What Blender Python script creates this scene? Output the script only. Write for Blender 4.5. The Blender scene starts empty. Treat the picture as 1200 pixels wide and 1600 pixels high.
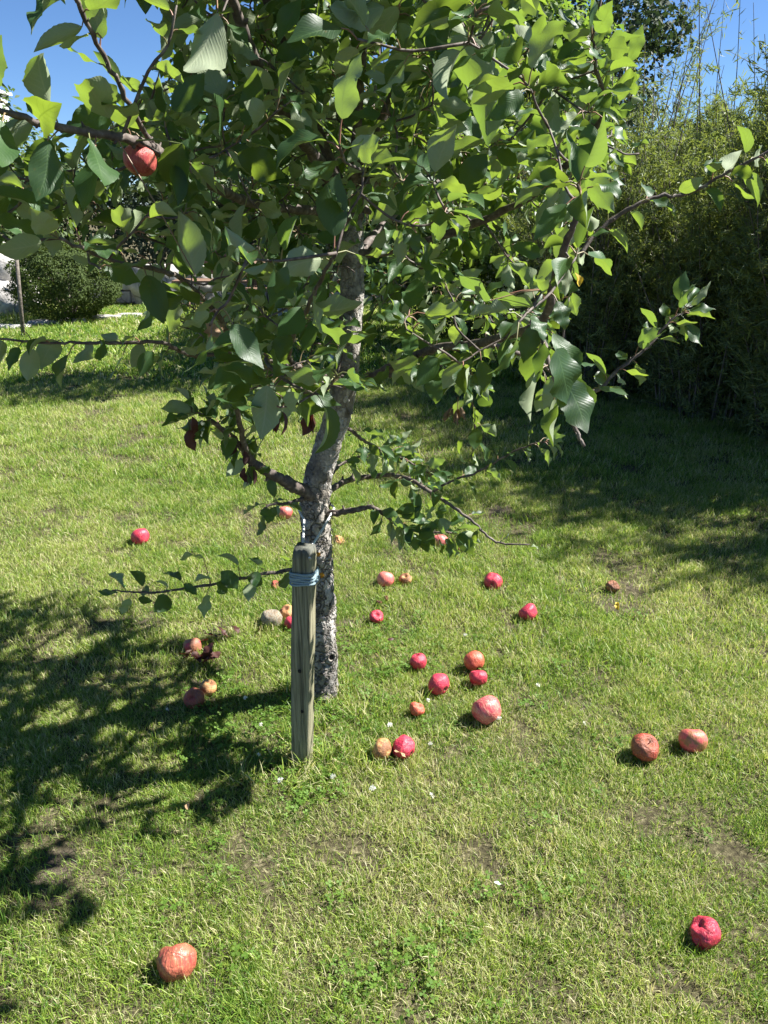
import bpy, math, random
import numpy as np
from mathutils import Vector, noise, Quaternion, Matrix

R = math.radians
scene = bpy.context.scene
COL = scene.collection

# ------------------------------------------------------------------ camera
CAM_H = 1.5
PITCH = R(21.8)
cam_d = bpy.data.cameras.new('camera')
cam = bpy.data.objects.new('camera', cam_d)
COL.objects.link(cam)
cam.location = (0, 0, CAM_H)
cam.rotation_euler = (R(90) - PITCH, 0, 0)
cam_d.sensor_fit = 'VERTICAL'
cam_d.sensor_height = 36.0
cam_d.lens = 27.0            # 1200 px focal length on a 1600 px tall frame
cam_d.clip_start = 0.02
cam_d.clip_end = 2000
scene.camera = cam

# ------------------------------------------------------------------ light
SUN_EL = R(47); SUN_AZ = R(12)     # azimuth from +x towards +y
SUNV = Vector((math.cos(SUN_EL)*math.cos(SUN_AZ), math.cos(SUN_EL)*math.sin(SUN_AZ), math.sin(SUN_EL)))
w = bpy.data.worlds.new("World"); scene.world = w; w.use_nodes = True
nt = w.node_tree
sky = nt.nodes.new('ShaderNodeTexSky'); sky.sky_type = 'NISHITA'; sky.sun_disc = False
sky.sun_elevation = SUN_EL
sky.sun_rotation = math.atan2(SUNV.x, SUNV.y)
sky.air_density = 1.0; sky.dust_density = 0.0; sky.ozone_density = 9.0; sky.altitude = 2500
nt.links.new(sky.outputs[0], nt.nodes['Background'].inputs[0])
nt.nodes['Background'].inputs[1].default_value = 0.05
sl = bpy.data.lights.new('sun', 'SUN'); sl.energy = 5.0; sl.angle = R(0.5); sl.color = (1.0, 0.97, 0.92)
so = bpy.data.objects.new('sun', sl); COL.objects.link(so)
so.rotation_euler = SUNV.to_track_quat('Z', 'Y').to_euler()
scene.view_settings.view_transform = 'Standard'
scene.view_settings.look = 'None'
scene.view_settings.exposure = 1.65
scene.view_settings.gamma = 1
scene.render.engine = 'CYCLES'

# ------------------------------------------------------------------ helpers
CP, SP = math.cos(PITCH), math.sin(PITCH)
def ray(px, py):
    cx = (px-600)/1200.0; cy = (800-py)/1200.0
    return Vector((cx, CP + cy*SP, -SP + cy*CP))
def P(px, py, D):                       # point seen at that place, D metres ahead
    d = ray(px, py); return Vector((0, 0, CAM_H)) + d*(D/d.y)
def G(px, py, z=0.0):                   # point on the ground
    d = ray(px, py); return Vector((0, 0, CAM_H)) + d*((z-CAM_H)/d.z)
def proj(p):
    q = np.asarray(p, float) - np.array([0, 0, CAM_H])
    f = q[..., 1]*CP - q[..., 2]*SP; u = q[..., 1]*SP + q[..., 2]*CP
    f = np.where(f < .05, .05, f)
    return 600+1200*q[..., 0]/f, 800-1200*u/f, f

def tag(o, label=None, cat=None, group=None, kind=None):
    if label: o['label'] = label
    if cat: o['category'] = cat
    if group: o['group'] = group
    if kind: o['kind'] = kind
    return o
def empty(name, loc=(0, 0, 0)):
    o = bpy.data.objects.new(name, None); COL.objects.link(o); o.location = loc
    o.empty_display_size = .1
    return o
def mesh_obj(name, V, F, mats, parent=None, smooth=True, mi=None, attrs=None, uv=None, loc=None, link=True):
    """V (n,3) array, F list/array of faces (all same length, or list of arrays)"""
    me = bpy.data.meshes.new(name)
    V = np.asarray(V, np.float32)
    if isinstance(F, np.ndarray): Fs = [F]
    elif len(F) and isinstance(F[0], np.ndarray) and F[0].ndim == 2: Fs = F
    else: Fs = None
    if Fs is None:
        me.from_pydata(V.tolist(), [], F)
        nf = len(F)
    else:
        Fs = [f for f in Fs if len(f)]
        nf = sum(len(f) for f in Fs)
        loops = np.concatenate([f.ravel() for f in Fs]).astype(np.int32)
        tot = np.concatenate([np.full(len(f), f.shape[1]) for f in Fs]).astype(np.int32)
        st = np.concatenate([[0], np.cumsum(tot)[:-1]]).astype(np.int32)
        me.vertices.add(len(V)); me.vertices.foreach_set('co', V.ravel())
        me.loops.add(len(loops)); me.loops.foreach_set('vertex_index', loops)
        me.polygons.add(nf); me.polygons.foreach_set('loop_start', st)
        me.polygons.foreach_set('loop_total', tot)
    if not isinstance(mats, (list, tuple)): mats = [mats]
    for m in mats: me.materials.append(m)
    if mi is not None: me.polygons.foreach_set('material_index', np.asarray(mi, np.int32))
    me.polygons.foreach_set('use_smooth', np.full(nf, smooth))
    me.update(calc_edges=True)
    if attrs:
        for k, a in attrs.items():
            at = me.attributes.new(k, 'FLOAT', 'POINT'); at.data.foreach_set('value', np.asarray(a, np.float32))
    if uv is not None:
        at = me.attributes.new('luv', 'FLOAT_VECTOR', 'POINT')
        u3 = np.zeros((len(V), 3), np.float32); u3[:, :2] = uv
        at.data.foreach_set('vector', u3.ravel())
    me.validate()
    o = bpy.data.objects.new(name, me)
    if link: COL.objects.link(o)
    if parent is not None: o.parent = parent
    if loc is not None: o.location = loc
    return o

class MB:
    """collects polygons with material slots"""
    def __init__(s): s.v = []; s.f = []; s.m = []
    def add(s, vs, fs, m=0):
        n = len(s.v); s.v += [tuple(v) for v in vs]; s.f += [tuple(i+n for i in f) for f in fs]; s.m += [m]*len(fs)
    def box(s, c, d, rot=None, m=0):
        hx, hy, hz = d[0]/2, d[1]/2, d[2]/2
        vs = [Vector((x*hx, y*hy, z*hz)) for x in (-1, 1) for y in (-1, 1) for z in (-1, 1)]
        if rot is not None: vs = [rot @ v for v in vs]
        c = Vector(c); vs = [v+c for v in vs]
        s.add(vs, [(0, 1, 3, 2), (4, 6, 7, 5), (0, 4, 5, 1), (2, 3, 7, 6), (0, 2, 6, 4), (1, 5, 7, 3)], m)
    def tube(s, pts, rad, n=8, m=0, caps=True):
        V, F = tube_np(pts, rad, n)
        s.add([tuple(v) for v in V], [tuple(f) for f in F.tolist()], m)
        if caps:
            k = len(V); b = len(s.v)-k
            s.f.append(tuple(b+i for i in reversed(range(n)))); s.m.append(m)
            s.f.append(tuple(b+k-n+i for i in range(n))); s.m.append(m)
    def build(s, name, mats, parent=None, smooth=True, loc=None, bevel=0):
        o = mesh_obj(name, np.array(s.v), s.f, mats, parent, smooth, s.m, loc=loc)
        if bevel:
            b = o.modifiers.new('bevel', 'BEVEL'); b.width = bevel; b.segments = 2; b.limit_method = 'ANGLE'
        return o

def catmull(pts, sub=6):
    pts = [np.asarray(p, float) for p in pts]
    if len(pts) < 3:
        a, b = pts[0], pts[-1]
        return np.array([a+(b-a)*t for t in np.linspace(0, 1, sub+1)])
    P_ = [2*pts[0]-pts[1]] + pts + [2*pts[-1]-pts[-2]]
    out = []
    for i in range(1, len(P_)-2):
        p0, p1, p2, p3 = P_[i-1:i+3]
        for k in range(sub):
            t = k/sub
            out.append(.5*((2*p1)+(-p0+p2)*t+(2*p0-5*p1+4*p2-p3)*t*t+(-p0+3*p1-3*p2+p3)*t**3))
    out.append(pts[-1])
    return np.array(out)
def tube_np(pts, rad, n=6):
    pts = np.asarray(pts, float); k = len(pts)
    rad = np.interp(np.linspace(0, 1, k), np.linspace(0, 1, len(rad)), rad) if hasattr(rad, '__len__') else np.full(k, rad)
    T = np.gradient(pts, axis=0); T /= np.linalg.norm(T, axis=1)[:, None]+1e-9
    up = np.array([0, 0, 1.]) if abs(T[0][2]) < .9 else np.array([1., 0, 0])
    V = np.zeros((k, n, 3)); a = np.linspace(0, 2*np.pi, n, endpoint=False)
    x = np.cross(up, T[0]); x /= np.linalg.norm(x)
    for i in range(k):
        x = x - T[i]*x.dot(T[i]); x /= np.linalg.norm(x)+1e-9
        y = np.cross(T[i], x)
        V[i] = pts[i] + rad[i]*(np.cos(a)[:, None]*x + np.sin(a)[:, None]*y)
    i, j = np.meshgrid(np.arange(k-1), np.arange(n), indexing='ij')
    j2 = (j+1) % n
    F = np.stack([i*n+j, i*n+j2, (i+1)*n+j2, (i+1)*n+j], -1).reshape(-1, 4)
    return V.reshape(-1, 3), F

# ---- node material helper
class NM:
    def __init__(s, name):
        s.m = bpy.data.materials.new(name); s.m.use_nodes = True
        s.t = s.m.node_tree; s.b = s.t.nodes['Principled BSDF']; s.out = s.t.nodes['Material Output']
    def n(s, typ, **kw):
        nd = s.t.nodes.new(typ)
        for k, v in kw.items():
            if k.startswith('i_'):
                key = k[2:]; key = int(key) if key.isdigit() else key.replace('_', ' ')
                s.put(nd.inputs[key], v)
            else: setattr(nd, k, v)
        return nd
    def put(s, sock, v):
        if hasattr(v, 'links') or isinstance(v, bpy.types.NodeSocket): s.t.links.new(v, sock)
        elif isinstance(v, (tuple, list)) and len(v) == 3 and sock.type == 'RGBA': sock.default_value = (*v, 1)
        else: sock.default_value = v
    def noise(s, scale, detail=4, rough=.55, vec=None, dist=0):
        nd = s.n('ShaderNodeTexNoise', i_Scale=scale, i_Detail=detail, i_Roughness=rough, i_Distortion=dist)
        if vec is not None: s.put(nd.inputs['Vector'], vec)
        return nd.outputs['Fac']
    def vor(s, scale, feature='F1', vec=None, out='Distance', rnd=1.0):
        nd = s.n('ShaderNodeTexVoronoi', feature=feature, i_Scale=scale, i_Randomness=rnd)
        if vec is not None: s.put(nd.inputs['Vector'], vec)
        return nd.outputs[out]
    def ramp(s, fac, stops, interp='LINEAR'):
        nd = s.n('ShaderNodeValToRGB'); nd.color_ramp.interpolation = interp
        el = nd.color_ramp.elements
        while len(el) < len(stops): el.new(.5)
        for e, (p, c) in zip(el, stops):
            e.position = p; e.color = (*c, 1) if hasattr(c, '__len__') else (c, c, c, 1)
        s.put(nd.inputs[0], fac); return nd.outputs[0]
    def mix(s, f, a, b, mode='MIX'):
        nd = s.n('ShaderNodeMixRGB', blend_type=mode)
        s.put(nd.inputs[0], f); s.put(nd.inputs[1], a); s.put(nd.inputs[2], b); return nd.outputs[0]
    def math(s, op, a, b=0.0, clamp=False):
        nd = s.n('ShaderNodeMath', operation=op); nd.use_clamp = clamp
        s.put(nd.inputs[0], a); s.put(nd.inputs[1], b); return nd.outputs[0]
    def attr(s, name, out='Fac'): return s.n('ShaderNodeAttribute', attribute_name=name).outputs[out]
    def obj(s): return s.n('ShaderNodeTexCoord').outputs['Object']
    def pos(s): return s.n('ShaderNodeNewGeometry').outputs['Position']
    def mapv(s, vec, scale=(1, 1, 1), loc=(0, 0, 0)):
        nd = s.n('ShaderNodeMapping'); s.put(nd.inputs[0], vec); nd.inputs['Scale'].default_value = scale
        nd.inputs['Location'].default_value = loc; return nd.outputs[0]
    def bump(s, h, strength=.5, dist=.01):
        nd = s.n('ShaderNodeBump', i_Strength=strength, i_Distance=dist); s.put(nd.inputs['Height'], h)
        s.t.links.new(nd.outputs[0], s.b.inputs['Normal']); return nd.outputs[0]
    def set(s, col=None, rough=None, spec=None, **kw):
        if col is not None: s.put(s.b.inputs['Base Color'], col)
        if rough is not None: s.put(s.b.inputs['Roughness'], rough)
        if spec is not None: s.put(s.b.inputs['Specular IOR Level'], spec)
        for k, v in kw.items(): s.put(s.b.inputs[k.replace('_', ' ')], v)
        return s
    def translucent(s, col, fac, normal=None):
        tr = s.n('ShaderNodeBsdfTranslucent'); s.put(tr.inputs[0], col)
        if normal is not None: s.put(tr.inputs['Normal'], normal)
        mx = s.n('ShaderNodeMixShader'); s.put(mx.inputs[0], fac)
        s.t.links.new(s.b.outputs[0], mx.inputs[1]); s.t.links.new(tr.outputs[0], mx.inputs[2])
        s.t.links.new(mx.outputs[0], s.out.inputs['Surface'])

# ------------------------------------------------------------------ materials
def leaf_material(name, top, top2, under, trans, tfac=.38, rough=.38, veins=True, spec=.5):
    k = NM(name)
    rnd = k.attr('rnd'); luv = k.attr('luv', 'Vector')
    c = k.mix(rnd, top, top2)
    spotn = k.noise(60, 3, vec=k.pos())
    if veins:
        sp = k.n('ShaderNodeSeparateXYZ'); k.put(sp.inputs[0], luv)
        u, v = sp.outputs[0], sp.outputs[1]        # u along 0..1, v across -1..1
        av = k.math('ABSOLUTE', v)
        mid = k.math('SUBTRACT', 1.0, k.math('MULTIPLY', av, 13.0), True)
        ph = k.math('SUBTRACT', k.math('MULTIPLY', u, 8.0), k.math('MULTIPLY', av, 2.4))
        fr = k.math('ABSOLUTE', k.math('SUBTRACT', k.math('FRACT', ph), .5))
        side = k.math('SUBTRACT', 1.0, k.math('MULTIPLY', fr, 6.5), True)
        side = k.math('MULTIPLY', side, k.math('SUBTRACT', 1.0, k.math('MULTIPLY', av, .8), True))
        vein = k.math('MAXIMUM', mid, k.math('MULTIPLY', side, .65))
        c = k.mix(k.math('MULTIPLY', vein, .5), c, (top2[0]*1.9, top2[1]*1.6, top2[2]*1.6))
        bulge = k.math('ADD', k.math('MULTIPLY', k.math('SINE', k.math('MULTIPLY', fr, 6.28)), .5), k.noise(9, 3, vec=luv))
        h = k.math('SUBTRACT', bulge, k.math('MULTIPLY', vein, 1.2))
        nrm = k.bump(h, .22, .0011)
    spots = k.ramp(spotn, [(.66, 0.0), (.72, 1.0)])
    c = k.mix(k.math('MULTIPLY', spots, .35), c, (.16, .10, .03))
    und = k.mix(rnd, under, (under[0]*.8, under[1]*.85, under[2]*.75))
    if veins: und = k.mix(k.math('MULTIPLY', vein, .5), und, (under[0]*1.5, under[1]*1.4, under[2]*1.4))
    back = k.n('ShaderNodeNewGeometry').outputs['Backfacing']
    c = k.mix(back, c, und)
    k.set(c, k.mix(back, (rough,)*3, (.8,)*3), spec)
    tc = k.mix(rnd, trans, (trans[0]*.62, trans[1]*.72, trans[2]))
    if veins: tc = k.mix(k.math('MULTIPLY', vein, .55), tc, (trans[0]*.42, trans[1]*.45, trans[2]*.3))
    k.translucent(tc, tfac)
    return k.m

M = {}
M['leaf'] = leaf_material('apple_leaf', (.014, .040, .016), (.050, .108, .034), (.32, .37, .24), (.32, .45, .04), .34, .44, spec=.42)
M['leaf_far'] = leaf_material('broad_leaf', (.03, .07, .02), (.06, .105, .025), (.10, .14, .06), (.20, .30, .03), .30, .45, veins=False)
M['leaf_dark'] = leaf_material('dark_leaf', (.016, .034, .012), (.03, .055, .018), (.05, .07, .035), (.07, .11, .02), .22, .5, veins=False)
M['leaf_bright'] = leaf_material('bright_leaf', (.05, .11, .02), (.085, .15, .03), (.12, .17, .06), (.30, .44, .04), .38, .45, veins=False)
M['leaf_willow'] = leaf_material('willow_leaf', (.09, .13, .03), (.27, .31, .08), (.13, .17, .08), (.38, .44, .06), .30, .5, veins=False)
M['leaf_box'] = leaf_material('box_leaf', (.035, .062, .010), (.09, .125, .022), (.07, .1, .03), (.14, .19, .02), .25, .6, spec=.2, veins=False)

k = NM('dead_leaf'); k.set(k.mix(k.noise(80, 4, vec=k.pos()), (.035, .012, .010), (.10, .035, .02)), .6)
k.translucent((.16, .03, .012), .2); M['dead'] = k.m
k = NM('dry_leaf'); k.set(k.mix(k.noise(80, 4, vec=k.pos()), (.30, .17, .09), (.50, .33, .19)), .7)
k.translucent((.5, .3, .1), .2); M['dry'] = k.m
k = NM('dry_leaf_dark'); k.set(k.mix(k.noise(80, 4, vec=k.pos()), (.10, .06, .03), (.26, .17, .09)), .8); M['dry_dark'] = k.m
k = NM('yellow_leaf'); k.set(k.mix(k.noise(80, 4, vec=k.pos()), (.55, .36, .02), (.65, .48, .05)), .6)
k.translucent((.6, .4, .02), .3); M['yellow'] = k.m

k = NM('twig_bark')
n1 = k.noise(70, 5, vec=k.mapv(k.pos(), (1, 1, 1)))
k.set(k.ramp(n1, [(.3, (.045, .032, .028)), (.55, (.11, .085, .07)), (.75, (.24, .21, .18))]), .75); k.bump(n1, .6, .003); M['twig'] = k.m
k = NM('petiole'); k.set(k.mix(k.attr('rnd'), (.16, .20, .07), (.26, .12, .08)), .5); M['petiole'] = k.m

# trunk bark
k = NM('trunk_bark')
p = k.pos()
warp = k.n('ShaderNodeTexNoise', i_Scale=11.0, i_Detail=5.0); k.put(warp.inputs['Vector'], p)
pw = k.mix(.22, p, warp.outputs['Color'])
sx = k.mapv(pw, (1, 1, .55))
cell = k.vor(30, 'DISTANCE_TO_EDGE', sx)
cellc = k.vor(30, 'F1', sx, 'Color')
fine = k.noise(150, 5, vec=p); mid = k.noise(22, 5, vec=p)
sep = k.n('ShaderNodeSeparateXYZ'); k.put(sep.inputs[0], p); zz = sep.outputs[2]
low = k.ramp(k.math('ADD', zz, k.math('MULTIPLY', mid, .3)), [(.75, 1.0), (1.0, .35)])
base = k.ramp(mid, [(.3, (.14, .12, .10)), (.5, (.27, .24, .20)), (.68, (.40, .38, .34))])
base = k.mix(k.math('MULTIPLY', k.ramp(cellc, [(.3, 0.0), (.7, 1.0)]), .75), base, (.50, .475, .44))
base = k.mix(k.ramp(fine, [(.35, .5), (.6, 0.0)]), base, (.09, .08, .07))
crack = k.ramp(cell, [(0.0, .85), (.02, .6), (.07, 0.0)])
base = k.mix(k.math('MULTIPLY', crack, low), base, (.025, .02, .018))
patch = k.ramp(k.noise(9, 4, vec=k.mapv(p, (1, 1, .6), (3, 1, 2))), [(.54, 0.0), (.6, 1.0)])
base = k.mix(k.math('MULTIPLY', patch, .45), base, (.05, .045, .045))
k.set(base, .85, .2)
hh = k.math('ADD', k.math('MULTIPLY', k.ramp(cell, [(0, 0.0), (.12, 1.0)]), low), k.math('MULTIPLY', fine, .5))
k.bump(hh, .9, .008); M['bark'] = k.m
k = NM('plain_bark'); n1 = k.noise(25, 5, vec=k.pos())
k.set(k.ramp(n1, [(.3, (.06, .05, .04)), (.7, (.20, .17, .14))]), .9); k.bump(n1, .6, .02); M['plain_bark'] = k.m
k = NM('pale_bark'); n1 = k.noise(30, 5, vec=k.pos())
k.set(k.ramp(n1, [(.35, (.18, .17, .15)), (.6, (.5, .5, .47))]), .9); k.bump(n1, .6, .01); M['pale_bark'] = k.m
k = NM('lichen'); n1 = k.noise(200, 4, vec=k.pos()); k.set(k.ramp(n1, [(.3, (.28, .10, .01)), (.7, (.60, .30, .02))]), .9); k.bump(n1, 1, .003); M['lichen'] = k.m
k = NM('dark_hole'); k.set((.01, .008, .006), .9); M['hole'] = k.m

# weathered post wood
k = NM('weathered_wood')
p = k.obj(); g = k.noise(30, 6, .65, k.mapv(p, (6, 6, .22)), .6); g2 = k.noise(7, 4, vec=k.mapv(p, (1, 1, .5)))
c = k.ramp(g, [(.3, (.09, .085, .055)), (.48, (.22, .205, .13)), (.7, (.36, .33, .22))])
c = k.mix(k.ramp(g2, [(.45, 0.0), (.75, .7)]), c, (.13, .14, .07))
sp_ = k.n('ShaderNodeSeparateXYZ'); k.put(sp_.inputs[0], p)
topd = k.ramp(k.math('ADD', sp_.outputs[2], k.math('MULTIPLY', g2, .05)), [(.675, 0.0), (.70, 1.0)])
c = k.mix(k.math('MULTIPLY', topd, .7), c, (.07, .08, .085))
crk = k.ramp(k.noise(22, 3, .5, k.mapv(p, (7, 7, .12), (5, 2, 1))), [(.60, 0.0), (.64, 1.0)])
c = k.mix(k.math('MULTIPLY', crk, .6), c, (.03, .028, .02))
k.set(c, .85, .25); k.bump(k.math('SUBTRACT', g, crk), .7, .004); M['wood'] = k.m
k = NM('bench_wood'); g = k.noise(9, 5, vec=k.mapv(k.obj(), (.6, 8, 8)))
k.set(k.ramp(g, [(.3, (.12, .07, .045)), (.7, (.27, .17, .11))]), .7); k.bump(g, .3, .005); M['brown_wood'] = k.m
k = NM('white_paint'); g = k.noise(3, 4, vec=k.pos()); k.set(k.mix(g, (.72, .72, .70), (.84, .84, .83)), .55); M['white'] = k.m
k = NM('grey_paint'); k.set(k.mix(k.noise(6, 4, vec=k.pos()), (.25, .30, .32), (.36, .42, .44)), .6); M['greyp'] = k.m
k = NM('roof_sheet'); k.set(k.mix(k.noise(4, 3, vec=k.pos()), (.10, .10, .11), (.15, .15, .15)), .5); M['roof'] = k.m
k = NM('metal'); k.set((.35, .36, .37), .4, Metallic=.9); M['metal'] = k.m
k = NM('pane'); k.set((.03, .04, .05), .08); M['glass'] = k.m
k = NM('stone')
n1 = k.noise(6, 6, .6, k.pos()); v = k.vor(3.2, 'DISTANCE_TO_EDGE', k.pos())
c = k.ramp(n1, [(.3, (.22, .21, .19)), (.55, (.46, .44, .41)), (.75, (.62, .60, .56))])
k.set(k.mix(k.ramp(v, [(0, .7), (.05, 0.0)]), c, (.10, .095, .09)), .9); k.bump(n1, .8, .04); M['stone'] = k.m
k = NM('blue_rope_shaded')  # coil of the tie rope, its shade put into the colour
g = k.n('ShaderNodeTexWave', wave_type='BANDS', bands_direction='DIAGONAL', i_Scale=55.0, i_Distortion=.6, i_Detail=1.0); k.put(g.inputs['Vector'], k.attr('luv', 'Vector'))
k.set(k.ramp(g.outputs['Fac'], [(.1, (.07, .14, .18)), (.45, (.32, .50, .56)), (.9, (.58, .72, .75))]), .75); k.bump(g.outputs['Fac'], .8, .002); M['rope'] = k.m
k = NM('speckled_rope_lit')  # strands of the same rope, painted paler where light falls on them
g = k.n('ShaderNodeTexWave', wave_type='BANDS', bands_direction='DIAGONAL', i_Scale=22.0, i_Distortion=1.5, i_Detail=2.0); k.put(g.inputs['Vector'], k.attr('luv', 'Vector'))
k.set(k.ramp(g.outputs['Fac'], [(.0, (.10, .13, .16)), (.25, (.45, .48, .5)), (.45, (.82, .82, .8))]), .75); k.bump(g.outputs['Fac'], .6, .001); M['rope_lit'] = k.m
k = NM('petal_white'); k.set((.78, .78, .70), .7); k.translucent((.8, .8, .7), .3); M['petal'] = k.m
k = NM('flower_stalk'); k.set((.10, .18, .04), .6); M['stalk'] = k.m

# grass, soil
k = NM('grass_blade')
p = k.pos(); big = k.noise(1.1, 3, .6, p); medn = k.noise(5.5, 3, .6, k.mapv(p, (1, 1, 1), (7, 3, 0)))
rnd = k.attr('rnd'); orn = k.n('ShaderNodeObjectInfo').outputs['Random']
green = k.mix(orn, (.070, .165, .020), (.165, .275, .038))
lime = (.30, .39, .07); straw = (.52, .49, .27)
patchf = k.math('ADD', k.math('MULTIPLY', big, .6), k.math('MULTIPLY', medn, .4))
dry = k.ramp(patchf, [(.42, .10), (.62, .80)])
c = k.mix(k.ramp(k.math('ADD', rnd, k.math('MULTIPLY', dry, .6)), [(.5, 0.0), (.9, 1.0)]), green, lime)
spx = k.n('ShaderNodeSeparateXYZ'); k.put(spx.inputs[0], p)
dd_ = k.n('ShaderNodeVectorMath', operation='DISTANCE'); k.put(dd_.inputs[0], p); dd_.inputs[1].default_value = (.25, 1.55, 0)
worn = k.ramp(dd_.outputs['Value'], [(.15, .42), (.75, 0.0)])
dry = k.math('ADD', dry, worn)
isdry = k.math('LESS_THAN', k.math('FRACT', k.math('MULTIPLY', rnd, 7.31)), k.math('MULTIPLY', dry, .50))
c = k.mix(isdry, c, straw)
hgt = k.attr('hgt')
k.set(c, .45, .35)
k.translucent(k.mix(.5, c, k.mix(1.0, c, (1.6, 1.6, .7), 'MULTIPLY')), .42); M['grass'] = k.m
k = NM('lawn_soil')
p = k.pos(); a = k.noise(45, 6, .7, p); b = k.noise(1.1, 3, .6, p); d = k.noise(300, 3, .6, p)
c = k.ramp(a, [(.3, (.03, .024, .016)), (.55, (.095, .085, .045)), (.72, (.30, .26, .16))])
soil = k.ramp(d, [(.3, (.045, .036, .026)), (.7, (.16, .13, .10))])
c = k.mix(k.ramp(k.noise(4, 4, .6, k.mapv(p, (1, 1, 1), (2, 9, 4))), [(.56, 0.0), (.66, .8)]), c, soil)
k.set(c, .95, .1); k.bump(a, .8, .02); M['soil'] = k.m
M['clover'] = leaf_material('clover_leaf', (.07, .145, .018), (.13, .22, .032), (.12, .20, .06), (.22, .38, .04), .3, .6, spec=.25, veins=False)

# ------------------------------------------------------------------ ground
gx = np.concatenate([[-600, -200, -60], np.linspace(-14, 14, 113), [60, 200, 600]])
gy = np.concatenate([[-600, -200, -60], np.linspace(-8, 24, 129), [60, 200, 600]])
X, Y = np.meshgrid(gx, gy, indexing='ij')
def gz(x, y):
    return 0.012*np.sin(x*2.1+1.3)*np.cos(y*1.7) + .006*np.sin(x*5.3+y*4.1)
Z = gz(X, Y)
nx, ny = len(gx), len(gy)
i, j = np.meshgrid(np.arange(nx-1), np.arange(ny-1), indexing='ij')
F = np.stack([i*ny+j, (i+1)*ny+j, (i+1)*ny+j+1, i*ny+j+1], -1).reshape(-1, 4)
ground = mesh_obj('ground', np.stack([X, Y, Z], -1).reshape(-1, 3), F, M['soil'])
tag(ground, 'short garden lawn ground with thatch and bare soil patches', 'ground', kind='structure')

# ---- scatter by geometry nodes
def scatter(name, pts, rot, scl, idx, sources, label, cat):
    src = bpy.data.collections.new(name + '_sources')
    for s in sources: src.objects.link(s)
    me = bpy.data.meshes.new(name)
    me.vertices.add(len(pts)); me.vertices.foreach_set('co', np.asarray(pts, np.float32).ravel())
    a = me.attributes.new('rot', 'FLOAT_VECTOR', 'POINT'); a.data.foreach_set('vector', np.asarray(rot, np.float32).ravel())
    a = me.attributes.new('scl', 'FLOAT_VECTOR', 'POINT'); a.data.foreach_set('vector', np.asarray(scl, np.float32).ravel())
    a = me.attributes.new('idx', 'INT', 'POINT'); a.data.foreach_set('value', np.asarray(idx, np.int32))
    o = bpy.data.objects.new(name, me); COL.objects.link(o)
    ng = bpy.data.node_groups.new(name + '_nodes', 'GeometryNodeTree')
    ng.interface.new_socket('Geometry', in_out='INPUT', socket_type='NodeSocketGeometry')
    ng.interface.new_socket('Geometry', in_out='OUTPUT', socket_type='NodeSocketGeometry')
    N = ng.nodes; L = ng.links
    gi = N.new('NodeGroupInput'); go = N.new('NodeGroupOutput')
    ci = N.new('GeometryNodeCollectionInfo'); ci.inputs['Collection'].default_value = src
    ci.inputs['Separate Children'].default_value = True; ci.inputs['Reset Children'].default_value = True
    ip = N.new('GeometryNodeInstanceOnPoints'); ip.inputs['Pick Instance'].default_value = True
    def na(n, t):
        q = N.new('GeometryNodeInputNamedAttribute'); q.data_type = t; q.inputs['Name'].default_value = n; return q.outputs['Attribute']
    L.new(gi.outputs[0], ip.inputs['Points']); L.new(ci.outputs[0], ip.inputs['Instance'])
    L.new(na('idx', 'INT'), ip.inputs['Instance Index'])
    e2r = N.new('FunctionNodeEulerToRotation'); L.new(na('rot', 'FLOAT_VECTOR'), e2r.inputs[0])
    L.new(e2r.outputs[0], ip.inputs['Rotation']); L.new(na('scl', 'FLOAT_VECTOR'), ip.inputs['Scale'])
    L.new(ip.outputs[0], go.inputs[0])
    md = o.modifiers.new('scatter', 'NODES'); md.node_group = ng
    tag(o, label, cat, kind='stuff')
    return o

rng = np.random.default_rng(11)
def tuft(name, nb, rad, hmin, hmax, wid, lean):
    r = rad*np.sqrt(rng.random(nb)); a = rng.random(nb)*2*np.pi
    bx, by = r*np.cos(a), r*np.sin(a)
    h = rng.uniform(hmin, hmax, nb); az = rng.random(nb)*2*np.pi
    ln = rng.uniform(.15, 1, nb)*lean; wd = wid*rng.uniform(.6, 1.2, nb)
    dx, dy = np.cos(az), np.sin(az)
    fa = az+np.pi/2+rng.normal(0, .6, nb); sx, sy = np.cos(fa), np.sin(fa)
    V = np.zeros((nb, 7, 3)); hg = np.zeros((nb, 7))
    for q, (t, ww) in enumerate(((0, 1), (.38, .95), (.75, .65))):
        hor = h*ln*t**1.7; ver = h*(t - .35*ln*t*t)
        for s, sg in ((0, -.5), (1, .5)):
            V[:, q*2+s, 0] = bx+dx*hor+sx*wd*ww*sg; V[:, q*2+s, 1] = by+dy*hor+sy*wd*ww*sg
            V[:, q*2+s, 2] = ver-.004; hg[:, q*2+s] = t
    V[:, 6, 0] = bx+dx*h*ln; V[:, 6, 1] = by+dy*h*ln; V[:, 6, 2] = h*(1-.35*ln)-.004; hg[:, 6] = 1
    b = (np.arange(nb)*7)[:, None]
    F4 = np.concatenate([b+np.array([[0, 1, 3, 2]]), b+np.array([[2, 3, 5, 4]])]); F3 = b+np.array([[4, 5, 6]])
    rn = np.repeat(rng.random(nb), 7)
    return mesh_obj(name, V.reshape(-1, 3), [F4, F3], M['grass'], smooth=False, attrs={'rnd': rn, 'hgt': hg.ravel()}, link=False)
tufts = [tuft('blades_%02d' % q, 95, .055, .012, .033, .0018, 1.0) for q in range(6)] + \
        [tuft('blades_%02d' % (6+q), 24, .03, .03, .06, .0026, 1.0) for q in range(3)] + \
        [tuft('blades_%02d' % (9+q), 60, .14, .025, .05, .0065, 1.3) for q in range(3)]

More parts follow.
